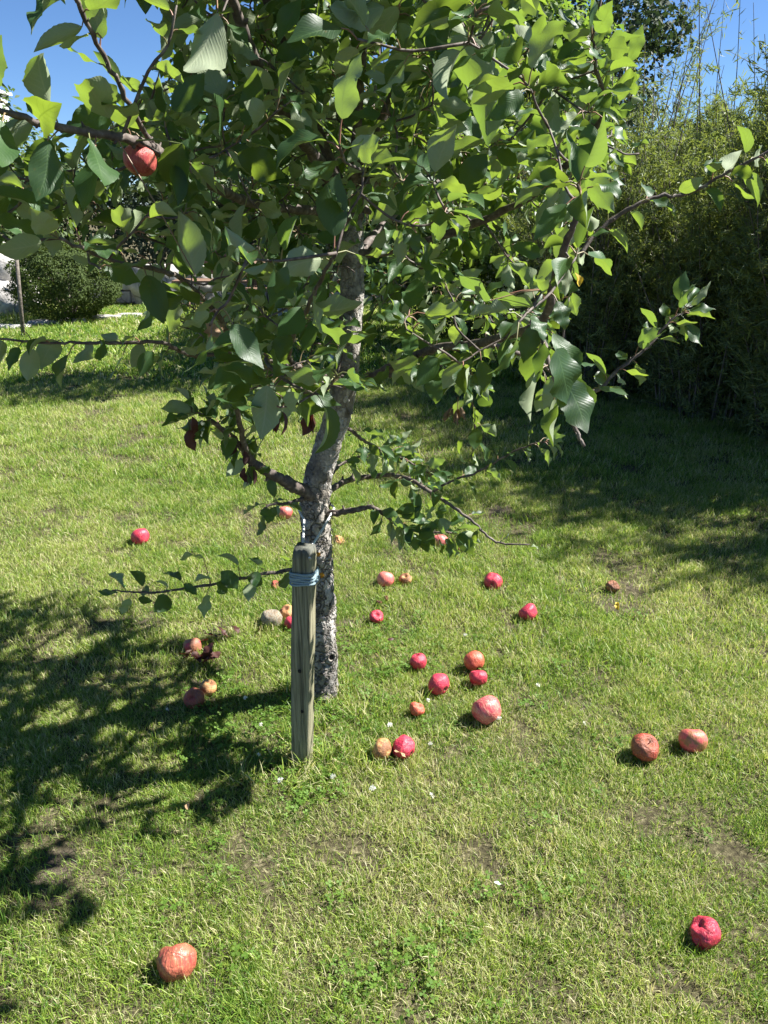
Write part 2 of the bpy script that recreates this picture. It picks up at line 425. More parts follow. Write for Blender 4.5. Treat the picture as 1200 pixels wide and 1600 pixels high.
WORN = [(G(490, 1320), .16), (G(860, 1290), .16), (G(900, 1420), .14), (G(745, 1240), .12), (G(770, 1330), .12), (G(1120, 1360), .10), (G(420, 1400), .08), (G(860, 1530), .1)]
def bare(x, y):   # where the lawn is thin
    b = bare0(x, y)
    for c_, r_ in WORN: b = b + .42*np.exp(-((x-c_.x)**2+((y-c_.y)*1.3)**2)/(r_*.7)**2)
    return b
def bare0(x, y):
    return np.array([noise.noise(Vector((a*2.3+2, b*2.3+9, 4))) + .5*noise.noise(Vector((a*6, b*6, 1))) for a, b in zip(x, y)])
def band(y0, y1, dens, half, sc, ids, seed, thin=True):
    g = np.random.default_rng(seed)
    wmax = half(y1); n = int(dens*(y1-y0)*2*wmax)
    y = g.uniform(y0, y1, n); x = g.uniform(-wmax, wmax, n)
    k_ = np.abs(x) < half(y); x, y = x[k_], y[k_]
    if thin:
        b = bare(x, y); keep = g.random(len(x)) > np.clip((b-.15)*1.7, 0, .72); x, y = x[keep], y[keep]
    n = len(x)
    s = g.uniform(.75, 1.3, n)*sc
    return np.stack([x, y, gz(x, y)], 1), np.stack([g.normal(0, .12, n), g.normal(0, .12, n), g.uniform(0, 6.28, n)], 1), \
        np.stack([s, s, s*g.uniform(.8, 1.2, n)], 1), g.choice(ids, n)
fr = lambda y: .62*np.sqrt(y*y+1.6)+.55
bands = [band(.7, 2.2, 1050, fr, .92, range(6), 1), band(2.2, 4.2, 600, fr, 1.15, range(6), 2), band(4.2, 7.0, 200, fr, 1.7, range(6), 3, False),
         band(7.0, 12.6, 75, fr, 1.5, [9, 10, 11], 4, False), band(.7, 5, 16, fr, 1.0, [6, 7, 8], 5)]
# taller blades at the foot of the tree and the stake
def ring(cx, cy, rr, n, seed):
    g = np.random.default_rng(seed); a = g.random(n)*6.28; r = rr*np.sqrt(g.random(n))
    x, y = cx+r*np.cos(a), cy+r*np.sin(a); s = g.uniform(.9, 1.5, n)
    return np.stack([x, y, gz(x, y)], 1), np.stack([g.normal(0, .15, n), g.normal(0, .15, n), g.uniform(0, 6.28, n)], 1), np.stack([s]*3, 1), g.choice([6, 7, 8], n)
tb = G(508, 1085); sb = G(472, 1185)
for (px_, py_, d_) in ((276, 1503, 60), (1100, 1458, 50), (1083, 1158, 43), (1007, 1168, 44), (760, 1109, 46), (686, 1069, 35), (747, 1059, 29), (654, 1034, 26), (651, 1108, 24),
                       (631, 1168, 37), (598, 1171, 35), (588, 964, 22), (602, 906, 27), (634, 905, 20), (770, 909, 29), (825, 957, 30), (219, 839, 29), (425, 967, 34), (304, 1091, 33)):
    c_ = G(px_, py_+d_*.30); g_ = np.random.default_rng(px_); n_ = 9; a_ = g_.uniform(math.pi*.9, math.pi*2.1, n_); rr_ = d_*.55*c_.length/1200*1.06
    x_, y_ = c_.x+rr_*np.cos(a_), c_.y+.02+rr_*np.sin(a_); s_ = g_.uniform(.55, .85, n_)
    bands.append((np.stack([x_, y_, gz(x_, y_)], 1), np.stack([g_.normal(0, .15, n_), g_.normal(0, .15, n_), g_.uniform(0, 6.28, n_)], 1), np.stack([s_*.7, s_*.7, s_], 1), g_.choice([6, 7, 8], n_)))
bands += [ring(tb.x, tb.y, .16, 42, 8), ring(sb.x, sb.y, .14, 26, 9), ring(sb.x+.15, sb.y+.1, .2, 30, 10)]
pts, rot, scl, idx = [np.concatenate([b[q] for b in bands]) for q in range(4)]
scatter('grass', pts, rot, scl, idx, tufts, 'short mown lawn grass, green mixed with dry straw blades', 'grass')

def clover_src(name, n, rad):
    V = []; F = []; rn = []
    for q in range(n):
        a = random.random()*6.28; r = rad*math.sqrt(random.random()); h = random.uniform(.02, .05)
        c = Vector((r*math.cos(a), r*math.sin(a), h)); s = random.uniform(.007, .013); t0 = random.random()*6.28
        tilt = Quaternion((math.cos(t0), math.sin(t0), 0), random.uniform(0, .7)); rr = random.random()
        for l in range(3):
            b = t0+l*2.094
            d = Vector((math.cos(b), math.sin(b), .12)); e = Vector((-math.sin(b), math.cos(b), 0))
            loc = [Vector((0, 0, 0)), d*s*.55-e*s*.42, d*s*1.05-e*s*.36, d*s*.98, d*s*1.05+e*s*.36, d*s*.55+e*s*.42]
            k0 = len(V); V += [tuple(c+tilt @ v) for v in loc]; rn += [rr]*6
            F += [(k0, k0+1, k0+2, k0+3), (k0, k0+3, k0+4, k0+5)]
    return mesh_obj(name, np.array(V), np.array(F), M['clover'], smooth=False, attrs={'rnd': rn}, link=False)
random.seed(3)
cl = [clover_src('trefoils_%d' % q, 15, .07) for q in range(3)]
g = np.random.default_rng(21); cp = []
for (px, py, rr, n) in ((415, 1120, .2, 34), (430, 1180, .18, 24), (590, 1030, .2, 26), (560, 1090, .25, 10), (700, 1470, .16, 13), (610, 1510, .16, 9),
                        (690, 980, .3, 8), (500, 1200, .2, 9), (1000, 1330, .3, 4), (380, 1420, .3, 3), (900, 1050, .4, 8), (760, 1230, .3, 5), (240, 1190, .3, 7), (520, 1010, .2, 12)):
    c = G(px, py); cp.append(np.stack([c.x+g.normal(0, rr*.75, n), c.y+g.normal(0, rr*.65, n)], 1))
cp = np.concatenate(cp); n = len(cp); s = g.uniform(.45, .8, n)
scatter('clover', np.c_[cp, gz(cp[:, 0], cp[:, 1])], np.c_[g.normal(0, .1, n), g.normal(0, .1, n), g.uniform(0, 6.28, n)], np.stack([s]*3, 1),
        g.integers(0, 3, n), cl, 'low green clover leaves growing through the lawn', 'clover')

# ------------------------------------------------------------------ leaves
def leaf_variants(n, seed, nu=21):
    """apple leaf: u along, v across; unit length along +x, normal +z"""
    g = np.random.default_rng(seed); out = []
    t = np.linspace(0, 1, nu); vv = np.array([-1, -.55, 0, .55, 1.])
    for q in range(n):
        wmax = g.uniform(.24, .31); tp = g.uniform(.72, .95)
        wdt = wmax*np.sin(np.pi*np.clip(t, 0, 1)**tp)**.78
        wdt = wdt*(1-.45*np.clip((t-.68)/.32, 0, 1)**1.2); wdt[0] = .015; wdt[-1] = .0
        ser = 1+.022*(np.arange(nu) % 2*2-1)+g.normal(0, .012, nu)
        wdt = wdt*ser
        fold = g.uniform(-.1, .75); curl = g.uniform(-.6, 1.5); wave = g.uniform(.01, .10); ph = g.uniform(0, 6.28); twist = g.normal(0, .35)
        fr_ = g.uniform(1.2, 2.6)
        V = np.zeros((nu, 5, 3)); UV = np.zeros((nu, 5, 2))
        ang = -curl*t                      # droop along its length
        dx = np.cos(ang-.0); dz = np.sin(ang)
        cx = np.concatenate([[0], np.cumsum((dx[1:]+dx[:-1])/2)/(nu-1)]); cz = np.concatenate([[0], np.cumsum((dz[1:]+dz[:-1])/2)/(nu-1)])
        side = g.normal(0, .06)
        for b, v in enumerate(vv):
            y = v*wdt*np.cos(fold*abs(v)); z = wdt*abs(v)*np.sin(fold)*abs(v)**.4
            z = z + wave*np.sin(fr_*2*np.pi*t+ph+(0 if v > 0 else 1.9))*v*v*np.sin(np.pi*t)
            tw = twist*t
            yy = y*np.cos(tw)-z*np.sin(tw); z2 = y*np.sin(tw)+z*np.cos(tw)
            nx_, nz_ = -np.sin(ang), np.cos(ang)
            V[:, b, 0] = cx+nx_*z2; V[:, b, 1] = yy+side*np.sin(np.pi*t); V[:, b, 2] = cz+nz_*z2
            UV[:, b, 0] = t; UV[:, b, 1] = v
        out.append((V.reshape(-1, 3), UV.reshape(-1, 2)))
    i_, j_ = np.meshgrid(np.arange(nu-1), np.arange(4), indexing='ij')
    F_ = np.stack([i_*5+j_, (i_+1)*5+j_, (i_+1)*5+j_+1, i_*5+j_+1], -1).reshape(-1, 4)
    return out, F_
LV, LF = leaf_variants(40, 5)

class Foliage:
    def __init__(s): s.V = []; s.F = []; s.UV = []; s.R = []; s.M = []; s.n = 0; s.count = 0
    def leaf(s, base, d, nrm, size, g, mat=0, rnd=None, width=1.0, var=None):
        d = np.asarray(d, float); d = d/np.linalg.norm(d); nrm = np.asarray(nrm, float)
        y = np.cross(nrm, d); y /= np.linalg.norm(y)+1e-9; z = np.cross(d, y)
        V, UV = LV[g.integers(0, len(LV)) if var is None else var]
        W = np.asarray(base) + size*(V[:, :1]*d + width*V[:, 1:2]*y + V[:, 2:]*z)
        s.V.append(W); s.F.append(LF+s.n); s.UV.append(UV); s.R.append(np.full(len(W), g.random() if rnd is None else rnd))
        s.M.append(np.full(len(LF), mat)); s.n += len(W); s.count += 1
    def tube(s, pts, r, mat, g, n=4):
        V, F_ = tube_np(pts, r, n); s.V.append(V); s.F.append(F_+s.n); s.UV.append(np.zeros((len(V), 2)))
        s.R.append(np.full(len(V), g.random())); s.M.append(np.full(len(F_), mat)); s.n += len(V)
    def build(s, name, mats, parent):
        return mesh_obj(name, np.concatenate(s.V), np.concatenate(s.F), mats, parent, True, np.concatenate(s.M),
                        {'rnd': np.concatenate(s.R)}, np.concatenate(s.UV))

def blocked(c):
    # leaves missing where the photo shows the hanging apple and bare stretches of trunk
    px, py, f = proj(c); px, py = float(px), float(py)
    if (px-219)**2+((py-251))**2 < 52**2 and c[1] < 1.33: return True
    if 512 < px < 590 and 395 < py < 500 and c[1] < 2.05: return True
    if 470 < px < 580 and 690 < py < 900 and c[1] < 2.05: return True
    if 30 < px < 170 and 385 < py < 520 and c[1] < 2.0: return True
    return False
def put_leaf(fol, p, out, size, g, droop=.35, width=1.0, petiole=True, rnd=None, flat=.6):
    oo = np.asarray(out, float)/np.linalg.norm(out)
    if blocked(np.asarray(p)+oo*size*.8) : return
    """petiole leaves point p along 'out', blade hangs a little, face mostly up"""
    out = np.asarray(out, float)/np.linalg.norm(out)
    pl = size*g.uniform(.22, .42)
    mid = p + out*pl*.55 + np.array([0, 0, .12*pl]); end = p + out*pl + np.array([0, 0, -.05*pl])
    if petiole: fol.tube(np.array([p, mid, end]), [.0013, .0009], 1, g)
    d = out + np.array([0, 0, -droop*g.uniform(.2, 1.8)])
    nrm = np.array([0, 0, 1.])*flat + g.normal(0, .42, 3)
    if abs(np.dot(nrm/np.linalg.norm(nrm), d/np.linalg.norm(d))) > .93: nrm = nrm + np.array([.7, .3, 0])
    fol.leaf(end, d, nrm, size, g, 0, rnd, width)

# ------------------------------------------------------------------ the apple tree
tree = empty('apple_tree', (tb.x, tb.y, 0))
tag(tree, 'young apple tree with flaky grey trunk in the middle of the lawn behind the stake', 'tree')
def to_tree(o):
    o.parent = tree; o.matrix_parent_inverse = Matrix.Translation(-tree.location); return o

TP = [(tb + Vector((-.014, 0, -.06))), P(503, 1060, tb.y), P(500, 950, 2.13), P(495, 860, 2.12), P(493, 775, 2.12), P(506, 715, 2.11), P(527, 650, 2.10), P(541, 580, 2.09), P(547, 500, 2.09), P(551, 420, 2.10), P(549, 335, 2.12)]
tp = catmull([tuple(v) for v in TP], 22)
# ring tube with noise
tr_ = np.interp(np.linspace(0, 1, len(tp)), [0, .05, .1, .3, .42, .55, .8, 1], [.074, .058, .049, .043, .041, .037, .031, .027])
V, F = tube_np(tp, tr_, 56)
V = V.reshape(len(tp), 56, 3)
for a in range(len(tp)):
    c = tp[a]; rel = a/len(tp)
    amp = .0065 if rel < .42 else .003
    for b in range(56):
        v = V[a, b]; n_ = (v-c); rr = np.linalg.norm(n_); n_ = n_/rr
        q = Vector((v[0]*26, v[1]*26, v[2]*13))
        f1 = noise.noise(q); vd = noise.voronoi(Vector((v[0]*45, v[1]*45, v[2]*26)))[0]
        fl = max(0, (vd[1]-vd[0]))            # plates
        V[a, b] = v + n_*(amp*f1*1.1 + amp*1.1*min(fl, .35)/.35 - amp*.4)
V = V.reshape(-1, 3)
# trumpet swellings where limbs leave are given by the limb tubes
# curling bark scales standing off the lower trunk
g = np.random.default_rng(77)
sv = []; sf = []
for q in range(260):
    a = int(g.uniform(.03, .40 if q < 210 else .8)*len(tp)); c = tp[a]; th = g.random()*6.28
    n_ = np.array([math.cos(th), math.sin(th), 0]); s_ = np.array([-math.sin(th), math.cos(th), 0]); up = np.array([0, 0, 1.])
    b0 = c + n_*(tr_[a]+.001); h = g.uniform(.008, .024); wd = g.uniform(.005, .014); lift = g.uniform(.002, .009); ks = g.uniform(-.4, .4)
    sgn = 1 if g.random() < .5 else -1
    k0 = len(sv)
    for t_, l_ in ((0, 0), (.5, .25), (1, 1)):
        for sd in (-1, 0, 1):
            sv.append(b0 + up*sgn*h*t_ + s_*(wd*sd*(1-.45*t_)+ks*h*t_) + n_*(lift*l_ - .001*abs(sd)*2))
    for r_ in range(2):
        for c_ in range(2): sf.append((k0+r_*3+c_, k0+r_*3+c_+1, k0+r_*3+c_+4, k0+r_*3+c_+3))
trunk = to_tree(mesh_obj('trunk', np.concatenate([V, np.array(sv)]), np.concatenate([F, np.array(sf)+len(V)]), M['bark']))
# pruned knot low on the trunk
kn = P(517, 1026, tb.y-.035)
mb = MB(); ax = np.array([.45, -.9, .05]); ax /= np.linalg.norm(ax); e1 = np.cross(ax, [0, 0, 1.]); e1 /= np.linalg.norm(e1); e2 = np.cross(e1, ax)
for (rr_, th_, off) in ((.019, .006, 0), (.012, .004, .004)):
    cpts = [np.array(kn)+ax*off + rr_*(math.cos(a)*e1+1.15*math.sin(a)*e2) for a in np.linspace(0, 6.283, 25)]
    mb.tube(cpts, th_, 8, 0, False)
knot = to_tree(mb.build('knot', [M['bark']]))
mb = MB(); mb.tube([np.array(kn)-ax*.02, np.array(kn)+ax*.003], [.013, .012], 16, 0, True)
ho = mb.build('knot_hole', [M['hole']]); ho.parent = knot
for (px, py, rad) in ((497, 866, .019), (503, 899, .016)):
    c = P(px, py, 2.074); mb = MB(); n = 22
    vs = [tuple(c+Vector((0, -.004, 0)))] ; ring1 = []
    for a in range(n):
        t_ = a/n*6.283; rr_ = rad*(.62+.3*noise.noise(Vector((math.cos(t_)*2, math.sin(t_)*2, px*.1)))*1.6)
        vs.append(tuple(c+Vector((math.cos(t_)*rr_*.8, 0.001, math.sin(t_)*rr_))))
    mb.add(vs, [(0, 1+a, 1+(a+1) % n) for a in range(n)]); lo = to_tree(mb.build('lichen_patch', [M['lichen']])); lo['label'] = 'orange lichen patch on the bark'

# limbs: (points, r0, r1, spacing of spray spurs or 0, name label)
def lim(*pts): return [np.array(P(*p)) for p in pts]
t_at = lambda f: tp[int(f*(len(tp)-1))]
LIMBS = [
 ('L_low', lim((486, 772, 2.10), (455, 757, 2.04), (425, 741, 1.98), (397, 724, 1.94), (378, 700, 1.90), (345, 668, 1.86), (312, 645, 1.82)), .022, .004),
 ('L_up', lim((388, 716, 1.92), (378, 680, 1.86), (366, 610, 1.76), (356, 545, 1.66), (345, 500, 1.55), (290, 440, 1.38), (230, 418, 1.26), (170, 406, 1.20), (90, 370, 1.14)), .010, .003),
 ('L_stub', lim((480, 778, 2.10), (462, 783, 2.05), (445, 787, 2.0), (425, 788, 1.97), (408, 797, 1.95)), .009, .003),
 ('L_low2', lim((503, 880, 2.10), (455, 890, 2.0), (400, 899, 1.95), (340, 912, 1.92), (260, 924, 1.90), (215, 926, 1.88), (175, 922, 1.87)), .008, .0025),
 ('R_mid', lim((506, 803, 2.12), (530, 801, 2.08), (560, 796, 2.05), (582, 793, 2.03), (612, 812, 2.0), (650, 830, 1.98), (705, 832, 1.96)), .014, .003),
 ('R_back', lim((505, 772, 2.14), (540, 752, 2.25), (575, 745, 2.35), (612, 742, 2.25), (645, 752, 2.05), (690, 780, 1.98), (735, 812, 1.95), (775, 846, 1.92), (828, 851, 1.90)), .013, .0025),
 ('R_low', lim((676, 768, 2.0), (705, 752, 1.97), (745, 738, 1.94), (790, 712, 1.92), (830, 694, 1.90), (852, 690, 1.89)), .005, .0018),
 ('R_main', lim((543, 600, 2.09), (580, 590, 2.0), (622, 570, 1.90), (680, 545, 1.78), (740, 538, 1.66), (800, 522, 1.5), (848, 500, 1.34), (868, 430, 1.26), (890, 365, 1.22), (905, 320, 1.2)), .019, .005),
 ('R_tip', lim((846, 510, 1.34), (852, 545, 1.30), (866, 590, 1.26), (884, 640, 1.22), (900, 672, 1.20), (912, 696, 1.19)), .0065, .0035),
 ('R_right', lim((905, 400, 1.6), (942, 355, 1.62), (1010, 312, 1.62), (1075, 302, 1.62), (1140, 268, 1.6), (1215, 230, 1.58)), .0065, .003),
 ('R_right2', lim((760, 535, 1.66), (830, 560, 1.78), (920, 612, 1.82), (965, 578, 1.84), (1012, 542, 1.86), (1048, 500, 1.88), (1068, 490, 1.89)), .008, .0025),
 ('R_up', lim((552, 400, 2.10), (640, 385, 2.05), (740, 350, 1.98), (840, 300, 1.86), (920, 215, 1.74), (945, 165, 1.7), (932, 110, 1.66), (926, 60, 1.62)), .016, .003),
 ('C_lead', lim((549, 338, 2.12), (572, 290, 2.12), (622, 235, 2.1), (652, 180, 2.08), (690, 105, 2.04), (712, 30, 2.0), (735, -80, 1.96), (742, -260, 1.98)), .026, .008),
 ('C_left', lim((549, 345, 2.12), (520, 290, 2.05), (478, 225, 1.92), (435, 165, 1.78), (390, 70, 1.62), (350, -40, 1.52), (320, -160, 1.46)), .021, .006),
 ('C_flat', lim((548, 332, 2.12), (480, 328, 1.98), (410, 322, 1.82), (330, 290, 1.55), (245, 235, 1.30), (190, 214, 1.2), (95, 200, 1.12), (0, 172, 1.06), (-60, 150, 1.02)), .016, .003),
 ('C_twig', lim((300, 262, 1.42), (255, 240, 1.34), (222, 200, 1.27), (185, 130, 1.2), (145, 55, 1.14), (112, -15, 1.1), (100, -60, 1.08)), .006, .003),
 ('L_flat', lim((356, 548, 1.66), (300, 556, 1.58), (255, 536, 1.52), (190, 536, 1.5), (120, 536, 1.48), (50, 534, 1.46), (-20, 526, 1.44)), .006, .0025),
 ('C_near', lim((543, 590, 2.09), (500, 585, 1.85), (455, 565, 1.6), (458, 525, 1.40), (478, 485, 1.3), (505, 430, 1.22), (525, 395, 1.18)), .009, .003),
 ('C_down', lim((470, 572, 1.66), (440, 572, 1.5), (415, 562, 1.38), (440, 590, 1.3), (480, 612, 1.24), (500, 616, 1.22)), .006, .0025),
 ('back_l', lim((549, 400, 2.10), (500, 350, 2.4), (430, 290, 2.7), (340, 230, 2.95), (280, 200, 3.1)), .016, .004),
 ('back_r', lim((551, 410, 2.10), (610, 340, 2.4), (690, 280, 2.75), (770, 240, 3.0), (830, 200, 3.1)), .016, .004),
 ('back_c', lim((551, 370, 2.12), (560, 300, 2.4), (575, 210, 2.65), (590, 110, 2.85), (600, 0, 3.0)), .016, .004),

 ('R_shoot', lim((528, 655, 2.10), (548, 672, 2.14), (572, 690, 2.18), (602, 705, 2.2), (640, 722, 2.18), (668, 738, 2.16)), .008, .003),
 ('R_shoot2', lim((514, 745, 2.12), (530, 728, 2.2), (556, 715, 2.28), (590, 712, 2.34), (622, 700, 2.38)), .007, .0025),
 ('R_drop', lim((690, 548, 1.76), (720, 580, 1.76), (735, 620, 1.77), (742, 660, 1.78), (738, 705, 1.79)), .005, .002),
 ('top_l', [t_at(1.0), np.array([-.35, 2.0, 2.1]), np.array([-.7, 1.9, 2.5]), np.array([-1.0, 1.8, 2.75])], .018, .004),
 ('top_r', [t_at(1.0)+[0, 0, .05], np.array([.25, 2.15, 2.2]), np.array([.55, 2.2, 2.6]), np.array([.75, 2.25, 2.9])], .018, .004),
 ('top_n', [t_at(1.0)+[0, 0, .03], np.array([0., 1.75, 2.2]), np.array([.05, 1.4, 2.5]), np.array([.1, 1.15, 2.7])], .014, .004),
]
HAND = {'R_shoot', 'R_shoot2', 'R_drop', 'C_twig', 'R_right', 'R_right2', 'L_low2', 'R_low', 'R_back', 'R_tip', 'L_flat', 'L_stub'}   # sprays are given by hand
g = np.random.default_rng(2031)
nodes = []; owner = []; curves = []
for li, (nm, pts_, r0, r1) in enumerate(LIMBS):
    c = catmull([tuple(p) for p in pts_], 7)
    jit = g.normal(0, .0010, c.shape); jit[0] = 0; c = c + jit
    curves.append(c)
    for a, q in enumerate(c):
        if nm not in HAND or nm == 'R_back' : nodes.append(q); owner.append(li)
wood = [MB() for _ in LIMBS]; fols = [Foliage() for _ in LIMBS]
for li, (nm, pts_, r0, r1) in enumerate(LIMBS):
    k_ = len(curves[li]); rad = np.linspace(r0, r1, k_)**1.0
    if len(curves[li]) > 3 and r0 > .012: rad[0] *= 1.35; rad[1] *= 1.12
    rad = rad*(1+.10*np.sin(np.arange(k_)*2.3)+g.normal(0, .05, k_))
    rad = rad*(.78 if r0 < .02 else .9); wood[li].tube(curves[li], rad, 10)
    # spur knuckles
    for a in range(3, k_-1, 3):
        d = g.normal(0, 1, 3); d /= np.linalg.norm(d); b = curves[li][a]
        wood[li].tube([b, b+d*rad[a]*1.3, b+d*rad[a]*1.9+[0, 0, .003]], [rad[a]*.5, rad[a]*.4, rad[a]*.2], 5)

# silhouette of the crown, as image polygons (kept / kept out)
def inpoly(x, y, poly):
    x = np.atleast_1d(x); y = np.atleast_1d(y); ins = np.zeros(len(x), bool); n = len(poly)
    for a in range(n):
        x0, y0 = poly[a]; x1, y1 = poly[(a+1) % n]
        c = ((y0 > y) != (y1 > y)) & (x < (x1-x0)*(y-y0)/(y1-y0+1e-12)+x0); ins ^= c
    return ins
CROWN = [(235, -900), (232, -20), (262, 60), (225, 120), (200, 175), (110, 190), (30, 215), (-300, 200), (-300, 380), (40, 370), (120, 420), (190, 440), (250, 520), (200, 600), (230, 650), (300, 655),
         (380, 640), (440, 650), (500, 600), (570, 625), (640, 605), (700, 600), (740, 660), (830, 655), (870, 640), (945, 640), (955, 575), (920, 520), (905, 450), (930, 370), (960, 300), (1010, 250),
         (1030, 130), (960, 60), (900, 90), (870, -20), (900, -900)]
# spray origins fill the crown's volume
cand = []
while len(cand) < 1300:
    p = g.normal(0, 1, 3); p = p/np.linalg.norm(p)*(g.random()**(1/2.4))
    q = np.array([-.12, 1.98, 2.0]) + p*np.array([1.25, 1.25, 1.05])
    if q[2] < .95: continue
    px, py, f = proj(q)
    if f < 1.0: continue
    sh = q - np.array(SUNV)*(q[2]/SUNV.z)          # where its shade would fall on the lawn
    if .3 < sh[1] < 1.2 and -.98 < sh[0] < -.2 and g.random() < .6: continue
    if py < 0 and px > 960: continue
    if px > 1150 and q[1] < 2.3: continue
    if q[2] > 2.25 and q[0] > -.15 and g.random() < .70: continue
    if q[2] > 2.1 and q[1] > 2.2 and g.random() < .35: continue
    if -40 < px < 1240 and -40 < py < 1640:
        if not inpoly(px, py, CROWN)[0]: continue
        if py > 480 and q[1] > 2.5: continue
        # openings to the lawn and the background in the lower crown
        if py > 330 and noise.noise(Vector((px*.011, py*.011, 3.3))) > .18: continue
        if px < 360 and py > 355 and g.random() < .72: continue
    cand.append(q)
cand = np.array(cand)
nodes = [np.array(n) for n in nodes]
N_ = np.array(nodes); dd = np.sqrt(((cand[:, None]-N_[None])**2).sum(-1)).min(1)
order = np.argsort(dd)
nsp = 0
for ci in order:
    q = cand[ci]; N_ = np.array(nodes)
    d = np.sqrt(((N_-q)**2).sum(1)); a = int(d.argmin())
    if d[a] > .42: continue
    st = N_[a]; li = owner[a]
    if d[a] < .02: continue
    mid = (st+q)/2 + np.array([0, 0, -.06*d[a]]) + g.normal(0, .05*d[a], 3)
    mid2 = (mid+q)/2 + g.normal(0, .03*d[a], 3)
    cv = catmull([st, mid, mid2, q], 3)
    r_ = .0016+.006*min(d[a], .35)
    wood[li].tube(cv, [r_, .0017], 5)
    for w_ in cv[3::3]: nodes.append(w_); owner.append(li)
    tdir = cv[-1]-cv[-3]; tdir /= np.linalg.norm(tdir)
    nl = g.integers(5, 9); basz = .054 + .030*g.random()
    a0 = g.random()*6.28
    e1 = np.cross(tdir, [0, 0, 1.]); e1 /= np.linalg.norm(e1)+1e-6; e2 = np.cross(e1, tdir)
    for l in range(nl):
        t_ = l/nl; ii = len(cv)-1-int(t_*len(cv)*.75*min(1, d[a]/.12)); ii = max(ii, 1)
        an = a0+l*2.4; out = tdir*(.9-.6*t_) + math.cos(an)*e1 + math.sin(an)*e2*.8 + np.array([0, 0, .1])
        b_ = cv[ii]
        px, py, f = proj(b_ + out/np.linalg.norm(out)*.08)
        if -10 < px < 1210 and -10 < py < 1610 and not inpoly(px, py, CROWN)[0] and g.random() < .85: continue
        put_leaf(fols[li], b_, out, basz*g.uniform(.65, 1.15), g, width=g.uniform(.85, 1.15))
    nsp += 1

# leaves given by hand along the outer twigs
lix = {l[0]: n for n, l in enumerate(LIMBS)}
def along(nm, t0, t1, n, size, droop=.35, width=1.0, seed=0, tipn=0):
    size = size*1.35 if size < .055 else size*1.12
    g2 = np.random.default_rng(hash_(nm)+seed); li = lix[nm]; c = curves[li]
    for q in range(n):
        t_ = t0+(t1-t0)*(q+g2.uniform(-.3, .3))/max(1, n-1); ii = int(np.clip(t_, 0, .999)*(len(c)-1)); b_ = c[ii]
        td = c[min(ii+1, len(c)-1)]-c[ii-1 if ii else 0]; td /= np.linalg.norm(td)+1e-9
        e1 = np.cross(td, [0, 0, 1.]); e1 /= np.linalg.norm(e1)+1e-6; e2 = np.cross(e1, td)
        an = q*2.4+g2.random()
        put_leaf(fols[li], b_, td*.6+math.cos(an)*e1+math.sin(an)*e2, size*g2.uniform(.7, 1.15), g2, droop, width)
    for q in range(tipn):
        td = c[-1]-c[-3]; td /= np.linalg.norm(td); e1 = np.cross(td, [0, 0, 1.]); e1 /= np.linalg.norm(e1); e2 = np.cross(e1, td)
        an = q*6.283/tipn; put_leaf(fols[li], c[-1], td*1.1+.8*math.cos(an)*e1+.8*math.sin(an)*e2, size*g2.uniform(.8, 1.1), g2, droop*.5, width)
def hash_(s): return sum((i_+1)*ord(ch) for i_, ch in enumerate(s))
along('L_low', .42, .98, 28, .052); along('L_low', .85, 1, 7, .052, tipn=5, seed=3); along('L_up', .12, .55, 22, .052, .4, seed=5)
along('L_stub', .35, 1, 8, .045)
along('L_low2', .12, .98, 15, .050, .2, 1.2)
along('R_mid', .55, 1, 34, .048, .3, 1.15, tipn=5)
along('R_back', .38, .66, 18, .062, .3); along('R_back', .62, .99, 5, .035)
along('R_main', .12, .6, 26, .06, .6, seed=2); along('R_low', .25, .98, 16, .038, .3, tipn=4)
along('R_tip', .0, .55, 9, .075, 1.2)
along('R_right', .1, .95, 16, .055, .2); along('R_right', .75, .99, 6, .07, .2)
along('R_right2', .35, .62, 9, .065); along('R_right2', .66, 1, 12, .058, .1, tipn=7)
along('R_up', .72, .99, 22, .065, .2, tipn=4)
along('C_twig', .30, .92, 13, .06, .2)
along('C_flat', .55, .97, 24, .075, .4)
along('L_flat', .2, .97, 20, .05, .5)
along('L_up', .55, .98, 18, .072, .4, tipn=4)
along('C_near', .45, .99, 12, .075, .5); along('C_down', .3, .98, 8, .07, .8)
# a few single leaves that read strongly
def one(nm, px, py, D, dx, dz, size, nrm, dy=0.0, var=None, rnd=None, width=1.0):
    li = lix[nm]; g2 = np.random.default_rng(int(px)); b_ = np.array(P(px, py, D)); d = np.array([dx, dy, dz], float)
    c = curves[li]; a = c[((c-b_)**2).sum(1).argmin()]
    fols[li].tube(np.array([a, (a+b_)/2+[0, 0, .004], b_]), [.0013, .0009], 1, g2)
    fols[li].leaf(b_, d, nrm, size, g2, 0, rnd, width, var)
one('C_near', 486, 486, 1.22, 1, .0, .082, (.0, .55, .8), rnd=.9, width=1.15)
one('R_main', 765, 470, 1.25, -1, .75, .085, (.3, .6, .8), rnd=1, width=1.1)
one('R_main', 770, 465, 1.28, 1, -.2, .08, (.1, .6, .8), rnd=.9)
one('C_down', 465, 598, 1.3, .75, -.6, .085, (.3, -.4, .8), rnd=.3, width=.85)
one('C_down', 492, 600, 1.35, -.1, -1, .075, (.2, -.9, .2), rnd=.1, width=1.35)
one('C_down', 418, 602, 1.15, -.2, -1, .085, (-.3, .9, -.3), rnd=.7, width=1.2)
one('C_twig', 160, 60, 1.14, -.15, 1, .06, (.3, .8, .3), rnd=.8)
one('C_twig', 128, 42, 1.13, -1, -.35, .07, (.2, .7, .6), rnd=.2, width=.8)
one('R_up', 545, 400, 1.3, 1, -.5, .075, (0, .5, .9), rnd=.9, width=.8) if False else None
one('C_near', 555, 397, 1.2, 1, -.5, .065, (.2, .6, .8), rnd=.9, width=.65)
one('C_flat', 305, 430, 1.15, -.1, 1, .09, (.2, .9, -.3), rnd=.5, width=1.2)
